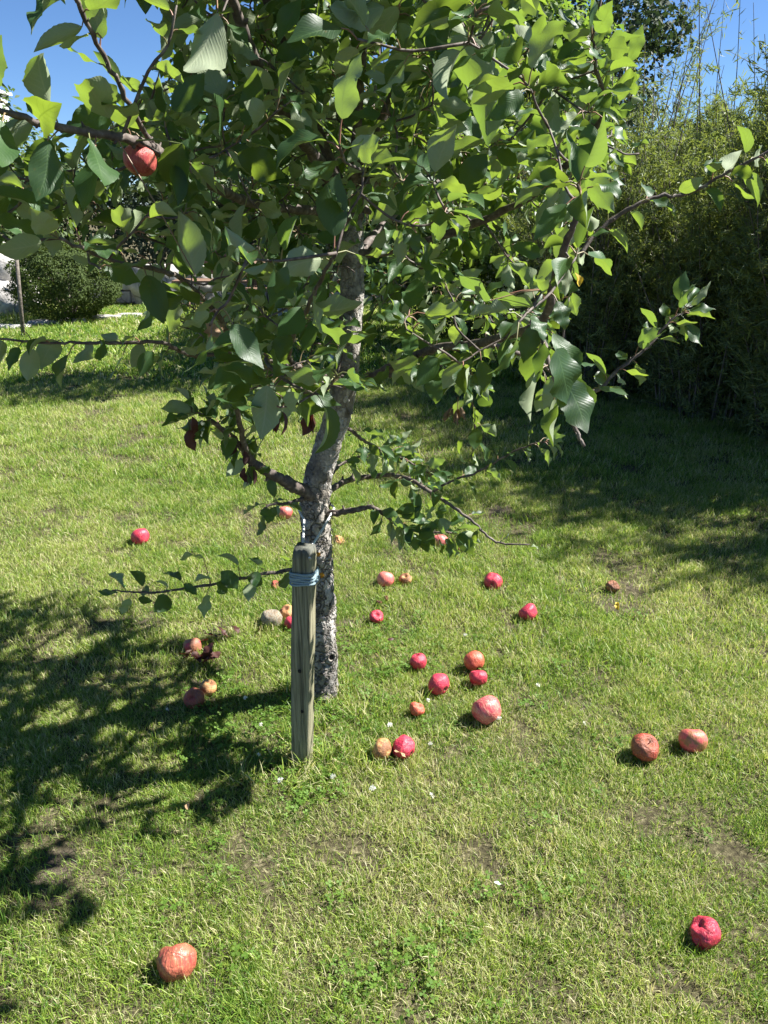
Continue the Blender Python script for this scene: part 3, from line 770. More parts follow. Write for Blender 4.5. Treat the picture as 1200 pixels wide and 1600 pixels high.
one('C_flat', 285, 225, 1.2, -.3, -.9, .08, (.1, -.9, .5), rnd=.4, width=1.3)
one('R_tip', 870, 545, 1.15, .5, -1, .10, (.4, -.6, .5), rnd=.4, width=1.1)
one('R_tip', 880, 590, 1.16, .35, -1, .095, (.3, -.7, .5), rnd=.1, width=1.2)
one('C_left', 340, 20, 1.2, -.5, -1, .10, (.2, .9, .2), rnd=.1, width=1.2)
one('C_left', 600, 10, 1.25, -1, -.35, .085, (.2, .9, -.4), rnd=.6, width=1.2)
one('C_lead', 700, 60, 1.3, .7, -.7, .10, (.3, .8, .3), rnd=.6, width=1.1)
one('C_lead', 750, 120, 1.35, .2, -1, .10, (.3, .9, .2), rnd=.9, width=1.2)

for q_, (px_, py_, sz_) in enumerate(((318, 872, .075), (345, 893, .07), (372, 884, .075), (386, 902, .06), (330, 905, .05), (287, 912, .05), (262, 918, .045), (216, 935, .04))):
    one('L_low2', px_, py_, 1.90, [-1, .6, -.4, 1][q_ % 4], [.3, -.7, .6, -.2][q_ % 4], sz_, (.2, [.7, -.5][q_ % 2], .7), rnd=(q_ % 3)/2, width=1.2)
along('R_shoot', .25, 1, 26, .055, .35, tipn=6); along('R_shoot2', .3, 1, 16, .05, .4, tipn=5); along('R_drop', .2, 1, 12, .05, .8)
for li, l in enumerate(LIMBS):
    b_ = to_tree(wood[li].build('branch', [M['twig'] if l[2] < .015 else M['twig']]))
    if fols[li].n:
        f_ = fols[li].build('leaves', [M['leaf'], M['petiole']], b_)
print('sprays', nsp, 'leaves', sum(f.count for f in fols))

# withered brown leaves hanging in the crown
for (px, py, D, s_, n, lab) in ((486, 645, 1.45, .055, 2, 'dark withered leaf'), (432, 640, 1.45, .045, 4, 'cluster of shrivelled dark leaves'), (296, 672, 1.8, .05, 1, 'reddish brown withered leaf'), (300, 645, 1.8, .05, 1, 'reddish brown withered leaf'),
                           (376, 700, 1.88, .04, 3, 'shrivelled dark leaves'), (390, 735, 1.9, .045, 3, 'shrivelled dark leaves'), (715, 640, 1.75, .035, 9, 'bunch of curled dry leaves')):
    fo = Foliage(); g2 = np.random.default_rng(int(px+py)); b_ = np.array(P(px, py, D))
    for q in range(n):
        fo.leaf(b_+g2.normal(0, .008, 3), (g2.normal(0, .25), g2.normal(0, .3), -1), g2.normal(0, 1, 3)+[0, .8, 0], s_*g2.uniform(.8, 1.2), g2, 0, None, g2.uniform(.5, 1.1))
    fo.tube(np.array([b_+[0, 0, .03], b_]), [.001, .001], 0, g2)
    o = to_tree(fo.build('dead_leaf', [M['dry_dark'] if 'bunch' in lab else M['dead']], None)); o['label'] = lab
fo = Foliage(); g2 = np.random.default_rng(5); b_ = np.array(P(355, 522, 1.45))
for q in range(4): fo.leaf(b_+g2.normal(0, .006, 3), (-1, g2.normal(0, .4), g2.normal(.1, .3)), (.2, -.5, .8), .04, g2, 0, None, 1.4)
o = to_tree(fo.build('dead_leaf', [M['dry']], None)); o['label'] = 'pale pinkish dried leaf'
fo = Foliage(); b_ = np.array(P(905, 448, 1.2)); fo.leaf(b_, (-.1, 0, .35), (.2, -.6, .6), .022, g2, 0, None, 1.2)
o = to_tree(fo.build('yellow_leaf', [M['yellow']], None))

# ------------------------------------------------------------------ stake and rope
stake = empty('wooden_stake', (sb.x, sb.y, 0))
tag(stake, 'weathered grey square wooden stake bound with blue rope in front of the apple tree', 'stake')
top = P(476, 862, sb.y)
mb = MB(); hw = .028; hd = .023; nz = 60; nside = 7
vs = []; a0 = R(-14)
ringpts = []
for s_ in range(4):
    for q in range(nside):
        t_ = -1+2*q/nside
        ringpts.append({0: (t_, -1), 1: (1, t_), 2: (-t_, 1), 3: (-1, -t_)}[s_])
HS = top.z+.015
for a in range(nz):
    z = -.12 + (HS+.12)*a/(nz-1); lean = (top.x-sb.x)*z/HS
    sc_ = 1 if a < nz-2 else (.955 if a == nz-2 else .86)
    for (u, v) in ringpts:
        m_ = max(abs(u), abs(v)); rr_ = 1-.09*max(0, abs(u)+abs(v)-1.7)/.3
        x_, y_ = u*hw*rr_*sc_, v*hd*rr_*sc_
        nn = noise.noise(Vector((u*2.2, v*2.2, z*6)))*.0016+noise.noise(Vector((u*7, v*7, z*2)))*.0012
        x_ *= 1+nn/hw; y_ *= 1+nn/hd
        zz_ = z + (.006*noise.noise(Vector((x_*60, y_*60, 3))) if a >= nz-2 else 0)
        vs.append((x_*math.cos(a0)-y_*math.sin(a0)+lean, x_*math.sin(a0)+y_*math.cos(a0), zz_))
nr = len(ringpts); fs = []
for a in range(nz-1):
    for b in range(nr): fs.append((a*nr+b, a*nr+(b+1) % nr, (a+1)*nr+(b+1) % nr, (a+1)*nr+b))
fs.append(tuple((nz-1)*nr+b for b in range(nr)))
mb.add(vs, fs); post = mb.build('post', [M['wood']], stake)
def onstake(px, py, rad, depth=.003):
    rt = Vector((math.cos(a0), math.sin(a0), 0)); fn = Vector((math.sin(a0), -math.cos(a0), 0))
    d = ray(px, py); o = Vector((0, 0, CAM_H)); c0 = Vector((sb.x+.0, sb.y, 0))+fn*(hd+.0005)
    t_ = (c0-o).dot(fn)/d.dot(fn); p_ = o+d*t_
    mbb = MB(); n = 14; v_ = []
    for rr_, off in ((rad, 0), (rad*.8, .0008)):
        for a in range(n):
            an = a/n*6.283; v_.append(tuple(p_-stake.location+rt*math.cos(an)*rr_+Vector((0, 0, math.sin(an)*rr_*1.25))+fn*off))
    mbb.add(v_, [(a, (a+1) % n, n+(a+1) % n, n+a) for a in range(n)]+[tuple(n+a for a in range(n))])
    return mbb
onstake(468, 1049, .0052).build('nail_hole', [M['hole']], post)
onstake(472, 1112, .0045).build('nail_hole', [M['hole']], post)
onstake(484, 873, .0045).build('nail', [M['metal']], post)

rope = empty('tie_rope', (top.x, sb.y, P(476, 899, sb.y).z))
tag(rope, 'light blue rope wound round the stake top with two strands tied to the apple trunk', 'rope')
zr = P(476, 899, sb.y).z
def rope_tube(pts, r, name, mat, parent, n=8):
    V, F_ = tube_np(pts, r, n); k_ = len(pts)
    L_ = np.concatenate([[0], np.cumsum(np.linalg.norm(np.diff(pts, axis=0), axis=1))])
    uv = np.stack([np.repeat(L_, n)*3.0, np.tile(np.arange(n)/n, k_)*.10], 1)
    o = mesh_obj(name, V, F_, mat, parent, uv=uv)
    o.matrix_parent_inverse = Matrix.Translation(-parent.location); return o
hx, hy = hw+.0025, hd+.0025
cpts = []
turns = 6; rngr = np.random.default_rng(4)
for q in range(turns*40):
    t_ = q/40*6.283; c_, s_ = math.cos(t_), math.sin(t_)
    sup = (abs(c_/hx)**6+abs(s_/hy)**6)**(-1/6)
    lay = .0026*(.5+.5*math.sin(t_*.37)) + .0012
    x_, y_ = c_*(sup+lay), s_*(sup+lay)
    tt = q/(turns*40)
    z_ = zr - .018 + .036*tt + .0025*math.sin(t_+1) + .0012*math.sin(t_*2.7)
    cpts.append((top.x-.003+x_*math.cos(a0)-y_*math.sin(a0), sb.y+x_*math.sin(a0)+y_*math.cos(a0), z_))
rope_tube(np.array(cpts), .0031, 'coil', M['rope'], rope)
tc = np.array(P(495, 812, 2.12))
def strand(p0, p1, name):
    rope_tube(catmull([p0, (np.array(p0)+np.array(p1))/2-[0, 0, .003], p1], 10), .0034, name, M['rope_lit'], rope)
stk = np.array([top.x, sb.y, HS])
s_l = np.array(P(473, 855, sb.y+.005)); s_r = np.array(P(482, 860, sb.y-.005))
lt = np.array(P(475, 812, 2.07)); rt_ = np.array(P(515, 808, 2.07))
strand(tuple(s_l), tuple(lt), 'strand'); strand(tuple(s_r), tuple(rt_), 'strand')
# loop round the back of the trunk
lp = [lt]
for a in np.linspace(R(200), R(-20), 14): lp.append(np.array([tc[0]+.052*math.cos(a), 2.12+.052*math.sin(a), (lt[2]+rt_[2])/2+.01]))
lp.append(rt_)
rope_tube(catmull(lp, 4), .0034, 'loop', M['rope_lit'], rope)
# short tails down the back of the stake into the coil
rope_tube(catmull([s_l, s_l+[-.002, .03, -.03], np.array([top.x-.01, sb.y+hd+.004, zr])], 6), .0032, 'strand', M['rope_lit'], rope)

# ------------------------------------------------------------------ apples
def apple_mat(name, a, b, c, streak=.5, wrinkle=.0, rot=.0, rotc=(.12, .05, .025), rough=.42, mould=0.0, pale=0.0):
    k = NM(name); oi = k.n('ShaderNodeObjectInfo').outputs['Random']
    p = k.n('ShaderNodeVectorMath', operation='ADD'); k.put(p.inputs[0], k.obj()); cmb = k.n('ShaderNodeCombineXYZ')
    k.put(cmb.inputs[0], k.math('MULTIPLY', oi, 17.0)); k.put(cmb.inputs[1], k.math('MULTIPLY', oi, 9.0)); k.put(p.inputs[1], cmb.outputs[0]); p = p.outputs[0]
    n1 = k.noise(1.3, 4, .6, p); st = k.noise(7, 4, .6, k.mapv(p, (1.6, 1.6, .25)))
    col = k.mix(k.ramp(n1, [(.35, 0.0), (.65, 1.0)]), a, b)
    col = k.mix(k.math('MULTIPLY', k.ramp(st, [(.5, 0.0), (.72, 1.0)]), streak), col, c)
    dots = k.ramp(k.vor(9, 'F1', p), [(.06, 1.0), (.10, 0.0)])
    col = k.mix(k.math('MULTIPLY', dots, .5), col, (.62, .42, .26))
    h = k.math('MULTIPLY', st, .15)
    if wrinkle:
        wv = k.n('ShaderNodeTexWave', wave_type='RINGS', i_Scale=1.1, i_Distortion=4.0, i_Detail=2.0); k.put(wv.inputs['Vector'], p)
        wr = k.vor(2.1, 'DISTANCE_TO_EDGE', k.mix(.5, p, k.n('ShaderNodeTexNoise', i_Scale=2.5).outputs['Color']))
        cr = k.ramp(wr, [(0.0, 0.0), (.10, 1.0)])
        h = k.math('ADD', h, k.math('ADD', k.math('MULTIPLY', wv.outputs['Fac'], .05*wrinkle), k.math('MULTIPLY', cr, .05*wrinkle)))
        col = k.mix(k.math('MULTIPLY', k.ramp(wr, [(0, 1.0), (.03, 0.0)]), .28*wrinkle), col, (a[0]*.25, a[1]*.25, a[2]*.25))
    if rot:
        rm = k.ramp(k.noise(.9, 3, .55, k.mapv(p, (1, 1, 1), (4, 2, 7))), [(.62-rot*.4, 0.0), (.68-rot*.4, 1.0)])
        rc = k.mix(k.noise(5, 4, .6, p), rotc, (rotc[0]*2.4, rotc[1]*2.2, rotc[2]*2.0))
        col = k.mix(rm, col, rc)
    if mould:
        mm = k.ramp(k.noise(6, 5, .7, p), [(.42, 0.0), (.55, 1.0)]); col = k.mix(k.math('MULTIPLY', mm, mould), col, (.55, .53, .44)); h = k.math('ADD', h, k.noise(20, 4, .7, p))
    k.set(col, rough, .45); k.bump(h, .7, .05 if mould else (.035 if wrinkle > .8 else .02))
    return k.m
AM = {
 'pink_torn': apple_mat('apple_pink_torn', (.56, .08, .09), (.62, .14, .12), (.66, .30, .18), .5, .2, .22, (.20, .09, .045), rough=.4),
 'ripe': apple_mat('apple_ripe', (.36, .045, .055), (.50, .11, .09), (.60, .25, .14), .6, rough=.4),
 'shiny': apple_mat('apple_pale_shiny', (.52, .055, .085), (.66, .19, .16), (.76, .45, .30), .75, rough=.2),
 'crimson': apple_mat('apple_crimson', (.42, .018, .055), (.60, .055, .09), (.72, .20, .12), .45),
 'crimson_w': apple_mat('apple_crimson_wrinkled', (.40, .018, .05), (.55, .05, .08), (.60, .16, .11), .4, .6),
 'pink': apple_mat('apple_pink', (.56, .08, .095), (.66, .19, .15), (.74, .42, .25), .65, rough=.38),
 'orange': apple_mat('apple_orange_red', (.48, .06, .045), (.58, .13, .07), (.62, .30, .15), .5, .3, rough=.45),
 'wrinkled': apple_mat('apple_wrinkled', (.30, .055, .045), (.44, .12, .07), (.54, .27, .12), .7, .8, rough=.33),
 'tan': apple_mat('apple_tan', (.42, .20, .07), (.52, .28, .11), (.58, .36, .2), .5, .5, .35, (.14, .065, .03), .6),
 'brown': apple_mat('apple_brown', (.17, .06, .03), (.26, .10, .045), (.32, .15, .07), .5, 1.0, .3, (.05, .022, .012), .6),
 'half': apple_mat('apple_half_rotten', (.42, .03, .05), (.50, .06, .07), (.4, .12, .08), .4, .3, .62, (.17, .075, .045), .5),
 'redbrown': apple_mat('apple_red_brown', (.32, .05, .035), (.40, .09, .05), (.46, .18, .09), .5, .9, .35, (.15, .05, .028), .45),
 'mould': apple_mat('apple_mouldy', (.30, .19, .11), (.42, .30, .17), (.5, .42, .3), .5, .6, 0, mould=.65, rough=.95),
}
k = NM('apple_stem'); k.set((.09, .055, .03), .8); M['stem'] = k.m
k = NM('apple_calyx'); k.set((.10, .07, .04), .9); M['calyx'] = k.m
def apple_mesh(seed, squash=.92, dent=.0, lump=.05, hole=False, nl=40, nm_=48):
    g2 = np.random.default_rng(seed); off = Vector(g2.uniform(0, 50, 3))
    dents = [(np.array(d_)/np.linalg.norm(d_), g2.uniform(.45, .75)) for d_ in g2.normal(0, 1, (3 if dent else 0, 3))]
    V = []
    for a in range(nl+1):
        ph = math.pi*a/nl
        for b in range(nm_):
            th = 2*math.pi*b/nm_
            lobe = 1+.03*math.cos(5*th+off.x)*max(0, -math.cos(ph))**1.5
            r_ = math.sin(ph)*(1+.10*math.cos(ph))*lobe
            z = squash*math.cos(ph)
            z -= .40*math.exp(-(ph/.34)**2); z += .22*math.exp(-((math.pi-ph)/.30)**2)
            p_ = np.array([r_*math.cos(th), r_*math.sin(th), z])
            f = 1+lump*noise.noise(Vector(p_)*1.3+off)*2 + lump*.3*noise.noise(Vector(p_)*4+off)
            for d_, wd in dents:
                dt = 1-np.linalg.norm(p_/np.linalg.norm(p_+1e-6)-d_)/wd
                if dt > 0: f -= dent*dt*dt*(3-2*dt)*.35
            if dent: f += dent*.035*math.sin(noise.noise(Vector(p_)*1.8+off)*9)
            V.append(p_*f)
    F_ = [(a*nm_+b, (a+1)*nm_+b, (a+1)*nm_+(b+1) % nm_, a*nm_+(b+1) % nm_) for a in range(nl) for b in range(nm_)]
    return np.array(V), np.array(F_)
def make_apple(loc, r, kind, axis, seed, label, cat='apple', group='apples fallen on the lawn', squash=.92, dent=0, lump=.05, bite=None, stem=True):
    o = empty('apple', loc); q = Vector(axis).normalized().to_track_quat('Z', 'Y'); tag(o, label, cat, group)
    o.rotation_mode = 'QUATERNION'; o.rotation_quaternion = q @ Quaternion((0, 0, 1), seed*1.3)
    o.scale = (r, r, r)
    V, F_ = apple_mesh(seed, squash, dent, lump)
    sk = mesh_obj('skin', V, F_, AM[kind], o)
    if stem:
        mb = MB(); zt = squash-.46
        mb.tube(catmull([(0, 0, zt), (.02, .03, zt+.25), (.10, .06, zt+.50)], 4), [.045, .03, .05], 6)
        mb.build('stem', [M['stem']], o)
    mb = MB(); zb = -squash+.20
    for a in range(5):
        t_ = a*1.2566; d = Vector((math.cos(t_), math.sin(t_), 0)); e = Vector((-d.y, d.x, 0)); b_ = Vector((0, 0, zb))
        mb.add([b_+d*.03-e*.05, b_+d*.03+e*.05, b_+d*.13+e*.02+Vector((0, 0, -.13)), b_+d*.10+Vector((0, 0, -.20)), b_+d*.13-e*.02+Vector((0, 0, -.13))], [(0, 1, 2, 3, 4)])
    mb.build('calyx', [M['calyx']], o)
    return o
up = (0, 0, 1)
APPLES = [
 # px, py, diameter px, kind, axis (towards the stem end), squash, dent, lump, label
 (276, 1503, 60, 'wrinkled', (-.2, .75, .7), .95, .35, .06, 'large wrinkled reddish brown apple alone at the lower left of the lawn'),
 (1100, 1458, 50, 'crimson_w', (-.5, .3, .8), .92, .75, .08, 'dented deep pink apple alone at the lower right of the lawn'),
 (1083, 1158, 43, 'pink_torn', (.1, .75, .7), .93, .1, .03, 'pink apple with a brown torn patch on its underside, at the right edge'),
 (1007, 1168, 44, 'redbrown', (.3, -.3, .8), .9, .35, .04, 'brownish rotting creased apple left of the torn pink apple'),
 (760, 1109, 46, 'shiny', (-.45, .55, .7), 1.0, .0, .03, 'largest pale pink shiny apple right of the stake, its end turned to a clover flower'),
 (686, 1069, 35, 'crimson', (-.6, .7, .2), .9, .1, .05, 'round crimson apple with its dimple facing front, between the small and the largest pink ones'),
 (747, 1059, 29, 'crimson_w', (-.1, .4, .8), .9, .2, .05, 'small crimson apple with a brown striped patch touching the orange one above it'),
 (741, 1033, 33, 'orange', (-.3, .7, .4), .95, .1, .04, 'orange red speckled apple on top of the cluster right of the tree'),
 (654, 1034, 26, 'crimson', (-.3, .2, .9), 1.05, .0, .04, 'oval crimson apple nearest the tree trunk in the cluster'),
 (651, 1108, 24, 'orange', (.3, .2, .8), .85, .5, .08, 'small faded orange apple half sunk in the grass'),
 (631, 1168, 37, 'crimson', (-.7, .6, .2), .93, .5, .05, 'crimson dimpled apple lying against an orange brown apple near the stake foot'),
 (598, 1171, 35, 'tan', (-.8, .3, .2), .9, .3, .05, 'orange brown apple beside a crimson one, above a curled dry leaf'),
 (588, 964, 22, 'crimson_w', (.1, -.5, .8), .9, .5, .05, 'small red and orange apple with puckered top just right of the trunk'),
 (602, 906, 27, 'pink', (.2, .6, .7), 1.0, .0, .03, 'pale pink apple next to a small brown one, right of the trunk'),
 (634, 905, 20, 'tan', (-.2, -.3, .9), .85, .5, .07, 'small golden brown apple right beside the pale pink apple'),
 (770, 909, 29, 'crimson', (.2, .7, -.1), .92, .3, .05, 'crimson apple with puckered end, just below the hedge shadow'),
 (825, 957, 30, 'crimson', (-.6, .4, .6), .9, .1, .04, 'plain crimson apple, farthest right of the crimson ones in mid lawn'),
 (957, 916, 22, 'brown', (.1, -.2, .95), .75, .4, .07, 'brown rotten apple with a hollow top alone near the hedge shadow'),
 (219, 839, 29, 'crimson', (-.4, .5, .7), .92, .0, .04, 'bright crimson apple alone in the grass left of the stake'),
 (445, 801, 24, 'pink', (0, .4, .9), .9, .2, .05, 'pale pink apple under the low left limb behind the trunk'),
 (430, 914, 15, 'redbrown', (.5, -.4, .6), .7, .9, .12, 'tiny shrivelled reddish apple just left of the rope'),
 (530, 845, 17, 'tan', (.5, -.2, .6), .75, .9, .12, 'small shrivelled tan apple just right of the trunk in the back'),
 (688, 847, 26, 'pink', (-.1, .3, .9), 1.0, .2, .05, 'pink and orange apple partly behind the low right leaves'),
 (724, 858, 22, 'brown', (-.5, -.2, .7), .8, .5, .08, 'dark brown rotten apple right of the low leafy branch'),
 (301, 1010, 29, 'half', (-.2, .5, .8), .98, .2, .05, 'half brown half crimson apple in the tree shadow above the dead leaves'),
 (304, 1091, 33, 'redbrown', (-.2, -.5, .8), .85, .4, .06, 'reddish brown apple with cracked top in the tree shadow, lower of two touching'),
 (325, 1075, 27, 'tan', (.3, .1, .9), .95, .1, .04, 'smooth orange brown apple in the tree shadow, touching a cracked one'),
 (425, 967, 34, 'mould', (0, .3, .9), .92, .1, .06, 'mouldy greyish white apple left of the stake'),
 (449, 958, 26, 'tan', (-.2, -.2, .8), .9, .4, .06, 'tan half eaten apple between the mouldy apple and the stake'),
 (457, 974, 25, 'crimson', (.1, .5, .8), .95, .0, .04, 'crimson apple partly hidden behind the stake'),
 (592, 941, 9, 'brown', (.1, .5, .8), .8, .9, .12, 'tiny brown dried apple core, left of a blackish one'),
 (604, 935, 10, 'brown', (.6, .5, .3), .7, .9, .15, 'tiny blackish dried apple core above the small puckered apple'),
]
for n, (px, py, dia, kind, ax, sq, dn, lu, lab) in enumerate(APPLES):
    D = G(px, py+dia*.35); f = D.y*CP + (CAM_H)*SP
    r = dia/2*f/1200
    c = G(px, py, r*.72); c.z = r*.72
    make_apple(c, r, kind, ax, 100+n, lab, squash=sq, dent=dn, lump=lu, stem=(kind in ('pink', 'crimson', 'redbrown') and n % 3 != 1))
ha = P(219, 251, 1.26)
make_apple(ha, 25.5*(ha.y*CP+(CAM_H-ha.z)*SP)/1200, 'ripe', (.15, .25, .95), 60, 'ripe red apple hanging among the leaves at the upper left', group=None, squash=.93)
# torn patch and rot holes
def scab(px, py, z, rad, mat, name_, label=None): pass

# ------------------------------------------------------------------ litter, flowers
def litter(name, px, py, n, size, mat, label, cat, group=None, spread=.02, z=.035):
    c = G(px, py); g2 = np.random.default_rng(int(px*3+py))
    for q in range(n):
        fo = Foliage(); off = g2.normal(0, 1, 3)*[spread, spread*.8, .006]; b_ = np.array([0., 0, 0])
        fo.leaf(b_, (g2.normal(), g2.normal(), g2.normal(.1, .35)), (g2.normal(0, .5), g2.normal(0, .5), 1), size*g2.uniform(.7, 1.2), g2, 0, None, g2.uniform(.6, 1.3))
        ob = fo.build(name, [mat], None); ob.location = (c.x+off[0], c.y+off[1], z+off[2]); tag(ob, label, cat, group if n > 1 else None)
litter('dead_leaf', 312, 1040, 14, .05, M['dead'], 'dark dead leaf of the heap lying in the tree shadow between the rotten apples', 'leaf', 'dead leaves heaped between the rotten apples', spread=.032)
litter('dead_leaf', 345, 1005, 6, .05, M['dead'], 'dark dead leaf scattered right of the half brown half crimson apple', 'leaf', 'dead leaves right of the half brown apple', spread=.04)
litter('dry_leaf', 612, 1188, 1, .05, M['dry'], 'curled pale dry leaf below the orange brown apple', 'leaf', spread=.01)
litter('dry_leaf', 604, 1014, 1, .035, M['dead'], 'small curled brown leaf standing in the grass right of the trunk', 'leaf', spread=.004)
litter('dry_leaf', 589, 1034, 1, .03, M['dry'], 'small tan dry leaf low in the grass right of the trunk foot', 'leaf', spread=.004)
litter('dry_leaf', 432, 1006, 1, .04, M['dry'], 'reddish dry leaf in the grass left of the stake', 'leaf', spread=.006)
litter('yellow_leaf', 964, 966, 1, .04, M['yellow'], 'small yellow leaf on the grass below the hollow brown apple', 'leaf', spread=.008)
litter('fallen_petal', 771, 1399, 1, .02, M['petal'], 'small white petal on the lawn at the lower right of centre', 'petal', spread=0, z=.04)
litter('dry_leaf', 297, 1289, 1, .025, M['dry'], 'small tan leaf scrap in the grass at the lower left', 'leaf', spread=0)
fn = 0
FL = [(443, 1216, 'right below the stake foot'), (523, 1206, 'between the stake foot and the apples'), (404, 1124, 'in the shade left of the stake'), (668, 1087, 'below the small oval crimson apple'), (606, 1128, 'above the orange brown apple'),
      (672, 1155, 'right of the crimson apple near the stake'), (578, 1228, 'at the lower centre of the lawn'), (674, 1240, 'in the grass below the crimson apple pair'), (782, 1118, 'against the largest pale pink apple'), (912, 1123, 'alone in the right half of the lawn'),
      (730, 988, 'in mid lawn below the hedge shadow'), (402, 1170, 'left of the stake foot'), (840, 1066, 'right of the apple cluster'), (385, 1086, 'in the clover behind the stake'), (258, 1102, 'in the tree shadow left of the two apples')]
ball = None
for (px, py, wh) in FL:
    c = G(px, py, .05); o = empty('clover_flower', (c.x, c.y, 0)); tag(o, 'small white clover flower ' + wh, 'flower', 'white clover flowers')
    if ball is None:
        mb = MB(); rg = np.random.default_rng(9)
        for q in range(46):
            th = rg.random()*6.28; ph = math.acos(rg.uniform(-.5, 1)); d = Vector((math.sin(ph)*math.cos(th), math.sin(ph)*math.sin(th), math.cos(ph)))
            e = d.cross(Vector((.3, .5, .8))).normalized()*.0013; L_ = rg.uniform(.007, .0105); b_ = Vector((0, 0, .05))
            mb.add([b_+d*.002-e*.6, b_+d*.002+e*.6, b_+d*L_+e, b_+d*(L_+.0012), b_+d*L_-e], [(0, 1, 2, 3, 4)])
        hd_ = mb.build('flower_head', [M['petal']], o, False); ball = hd_
        mb = MB(); mb.tube([(0, 0, -.005), (.002, .002, .025), (0, 0, .05)], .0008, 5); stem_ = mb.build('stalk', [M['stalk']], o)
    else:
        for s_ in (ball, stem_): cpy = s_.copy(); COL.objects.link(cpy); cpy.parent = o
    o.rotation_euler = (random.uniform(-.2, .2), random.uniform(-.2, .2), random.random()*6); s_ = random.uniform(.6, .9); o.scale = (s_,)*3

# ------------------------------------------------------------------ background vegetation
def small_leaves(C, Nn, L_, Wd, g2, Dir=None):
    """6-vertex folded leaves: centres C, rough normals Nn, lengths L_, widths Wd"""
    n = len(C)
    if Dir is None: Dir = g2.normal(0, 1, (n, 3))
    Nn = Nn/np.linalg.norm(Nn, axis=1)[:, None]
    Dir = Dir - Nn*(Dir*Nn).sum(1)[:, None]; Dir /= np.linalg.norm(Dir, axis=1)[:, None]+1e-9
    S = np.cross(Nn, Dir); L_ = L_[:, None]; W_ = Wd[:, None]
    z = Nn*W_*.25
    V = np.stack([C-Dir*L_*.5, C-S*W_*.5+z-Dir*L_*.05, C+Dir*L_*.15-Nn*L_*.03, C+S*W_*.5+z-Dir*L_*.05, C+Dir*L_*.5-Nn*L_*.08, C-Dir*L_*.15], 1)
    b = (np.arange(n)*6)[:, None]
    F_ = np.concatenate([b+np.array([[0, 5, 1]]), b+np.array([[5, 2, 1]]), b+np.array([[1, 2, 4]]), b+np.array([[0, 3, 5]]), b+np.array([[5, 3, 2]]), b+np.array([[2, 3, 4]])])
    return V.reshape(-1, 3), F_, np.repeat(g2.random(n), 6)
def broad_tree(name, label, cat, loc, h, rad, n, leaf, mat, seed, trunk_h=None, group=None, bark=None, z0=.35, tr=.09, shape=1.0, holes=.0, parent_name='crown'):
    g2 = np.random.default_rng(seed); o = empty(name, loc); tag(o, label, cat, group)
    th = trunk_h if trunk_h is not None else h*z0
    mb = MB(); mb.tube(catmull([(0, 0, -.1), (.03, 0, th*.5), (-.03, .02, th), (0, 0, h*.75)], 5), [tr, tr*.8, tr*.6, tr*.2], 10)
    blobs = []
    nb = 16
    for q in range(nb):
        a = g2.random()*6.28; zz = g2.random(); rr = rad*(.25+.55*g2.random()**.7)*math.sin(math.pi*(.15+.75*zz))**shape
        c = np.array([rr*math.cos(a), rr*math.sin(a), th+(h-th)*(.12+.78*zz)]); s_ = rad*g2.uniform(.26, .48); blobs.append((c, s_))
        mb.tube(catmull([(0, 0, th*.8), tuple(c*[.5, .5, .85]), tuple(c)], 4), [tr*.4, tr*.25, tr*.08], 6)
    mb.build('trunk', [bark or M['plain_bark']], o)
    per = n//nb; C = []; Nn = []
    for c, s_ in blobs:
        d = g2.normal(0, 1, (per, 3)); d /= np.linalg.norm(d, axis=1)[:, None]
        r_ = s_*(.55+.5*g2.random(per)**.6)
        lump = np.array([noise.noise(Vector(v)*2.6+Vector(c)) for v in d]); r_ = r_*(1+.45*lump)
        p_ = c+d*r_[:, None]*[1, 1, .85]
        C.append(p_); Nn.append(d*.7+np.array([0, 0, .6])+g2.normal(0, .55, (per, 3)))
    C = np.concatenate(C); Nn = np.concatenate(Nn); kp = C[:, 2] > th*.5; C, Nn = C[kp], Nn[kp]
    V, F_, rn = small_leaves(C, Nn, leaf*g2.uniform(.7, 1.3, len(C)), leaf*.55*g2.uniform(.7, 1.3, len(C)), g2)
    mesh_obj(parent_name, V, F_, mat, o, True, attrs={'rnd': rn})
    return o
# second fruit tree behind
broad_tree('fruit_tree', 'small fruit tree with pale trunk standing behind the apple tree', 'tree', tuple(Vector((-.52, 7.7, 0))), 2.9, 1.25, 5200, .095, M['leaf_far'], 31, .95, bark=M['pale_bark'], tr=.05)
# bright leafy shrubs in sun on the right of the crown
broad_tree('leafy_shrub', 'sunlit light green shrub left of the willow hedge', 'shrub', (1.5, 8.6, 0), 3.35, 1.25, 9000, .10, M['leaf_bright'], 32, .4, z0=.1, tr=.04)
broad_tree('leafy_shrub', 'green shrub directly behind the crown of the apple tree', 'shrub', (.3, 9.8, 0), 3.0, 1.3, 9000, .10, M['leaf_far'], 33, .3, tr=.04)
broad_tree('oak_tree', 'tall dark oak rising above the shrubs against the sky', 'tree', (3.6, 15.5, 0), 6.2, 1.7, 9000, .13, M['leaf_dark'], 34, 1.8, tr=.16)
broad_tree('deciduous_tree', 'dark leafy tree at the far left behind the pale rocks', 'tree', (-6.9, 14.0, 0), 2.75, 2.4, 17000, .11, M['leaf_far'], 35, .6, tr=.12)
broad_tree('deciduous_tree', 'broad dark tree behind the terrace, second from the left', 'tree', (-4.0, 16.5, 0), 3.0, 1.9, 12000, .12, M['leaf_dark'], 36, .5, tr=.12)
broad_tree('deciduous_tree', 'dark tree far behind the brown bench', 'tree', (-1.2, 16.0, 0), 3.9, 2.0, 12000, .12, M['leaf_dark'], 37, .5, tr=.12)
broad_tree('deciduous_tree', 'dark tree behind the sunlit shrubs', 'tree', (1.3, 13.5, 0), 4.2, 1.9, 12000, .12, M['leaf_dark'], 38, .5, tr=.12)
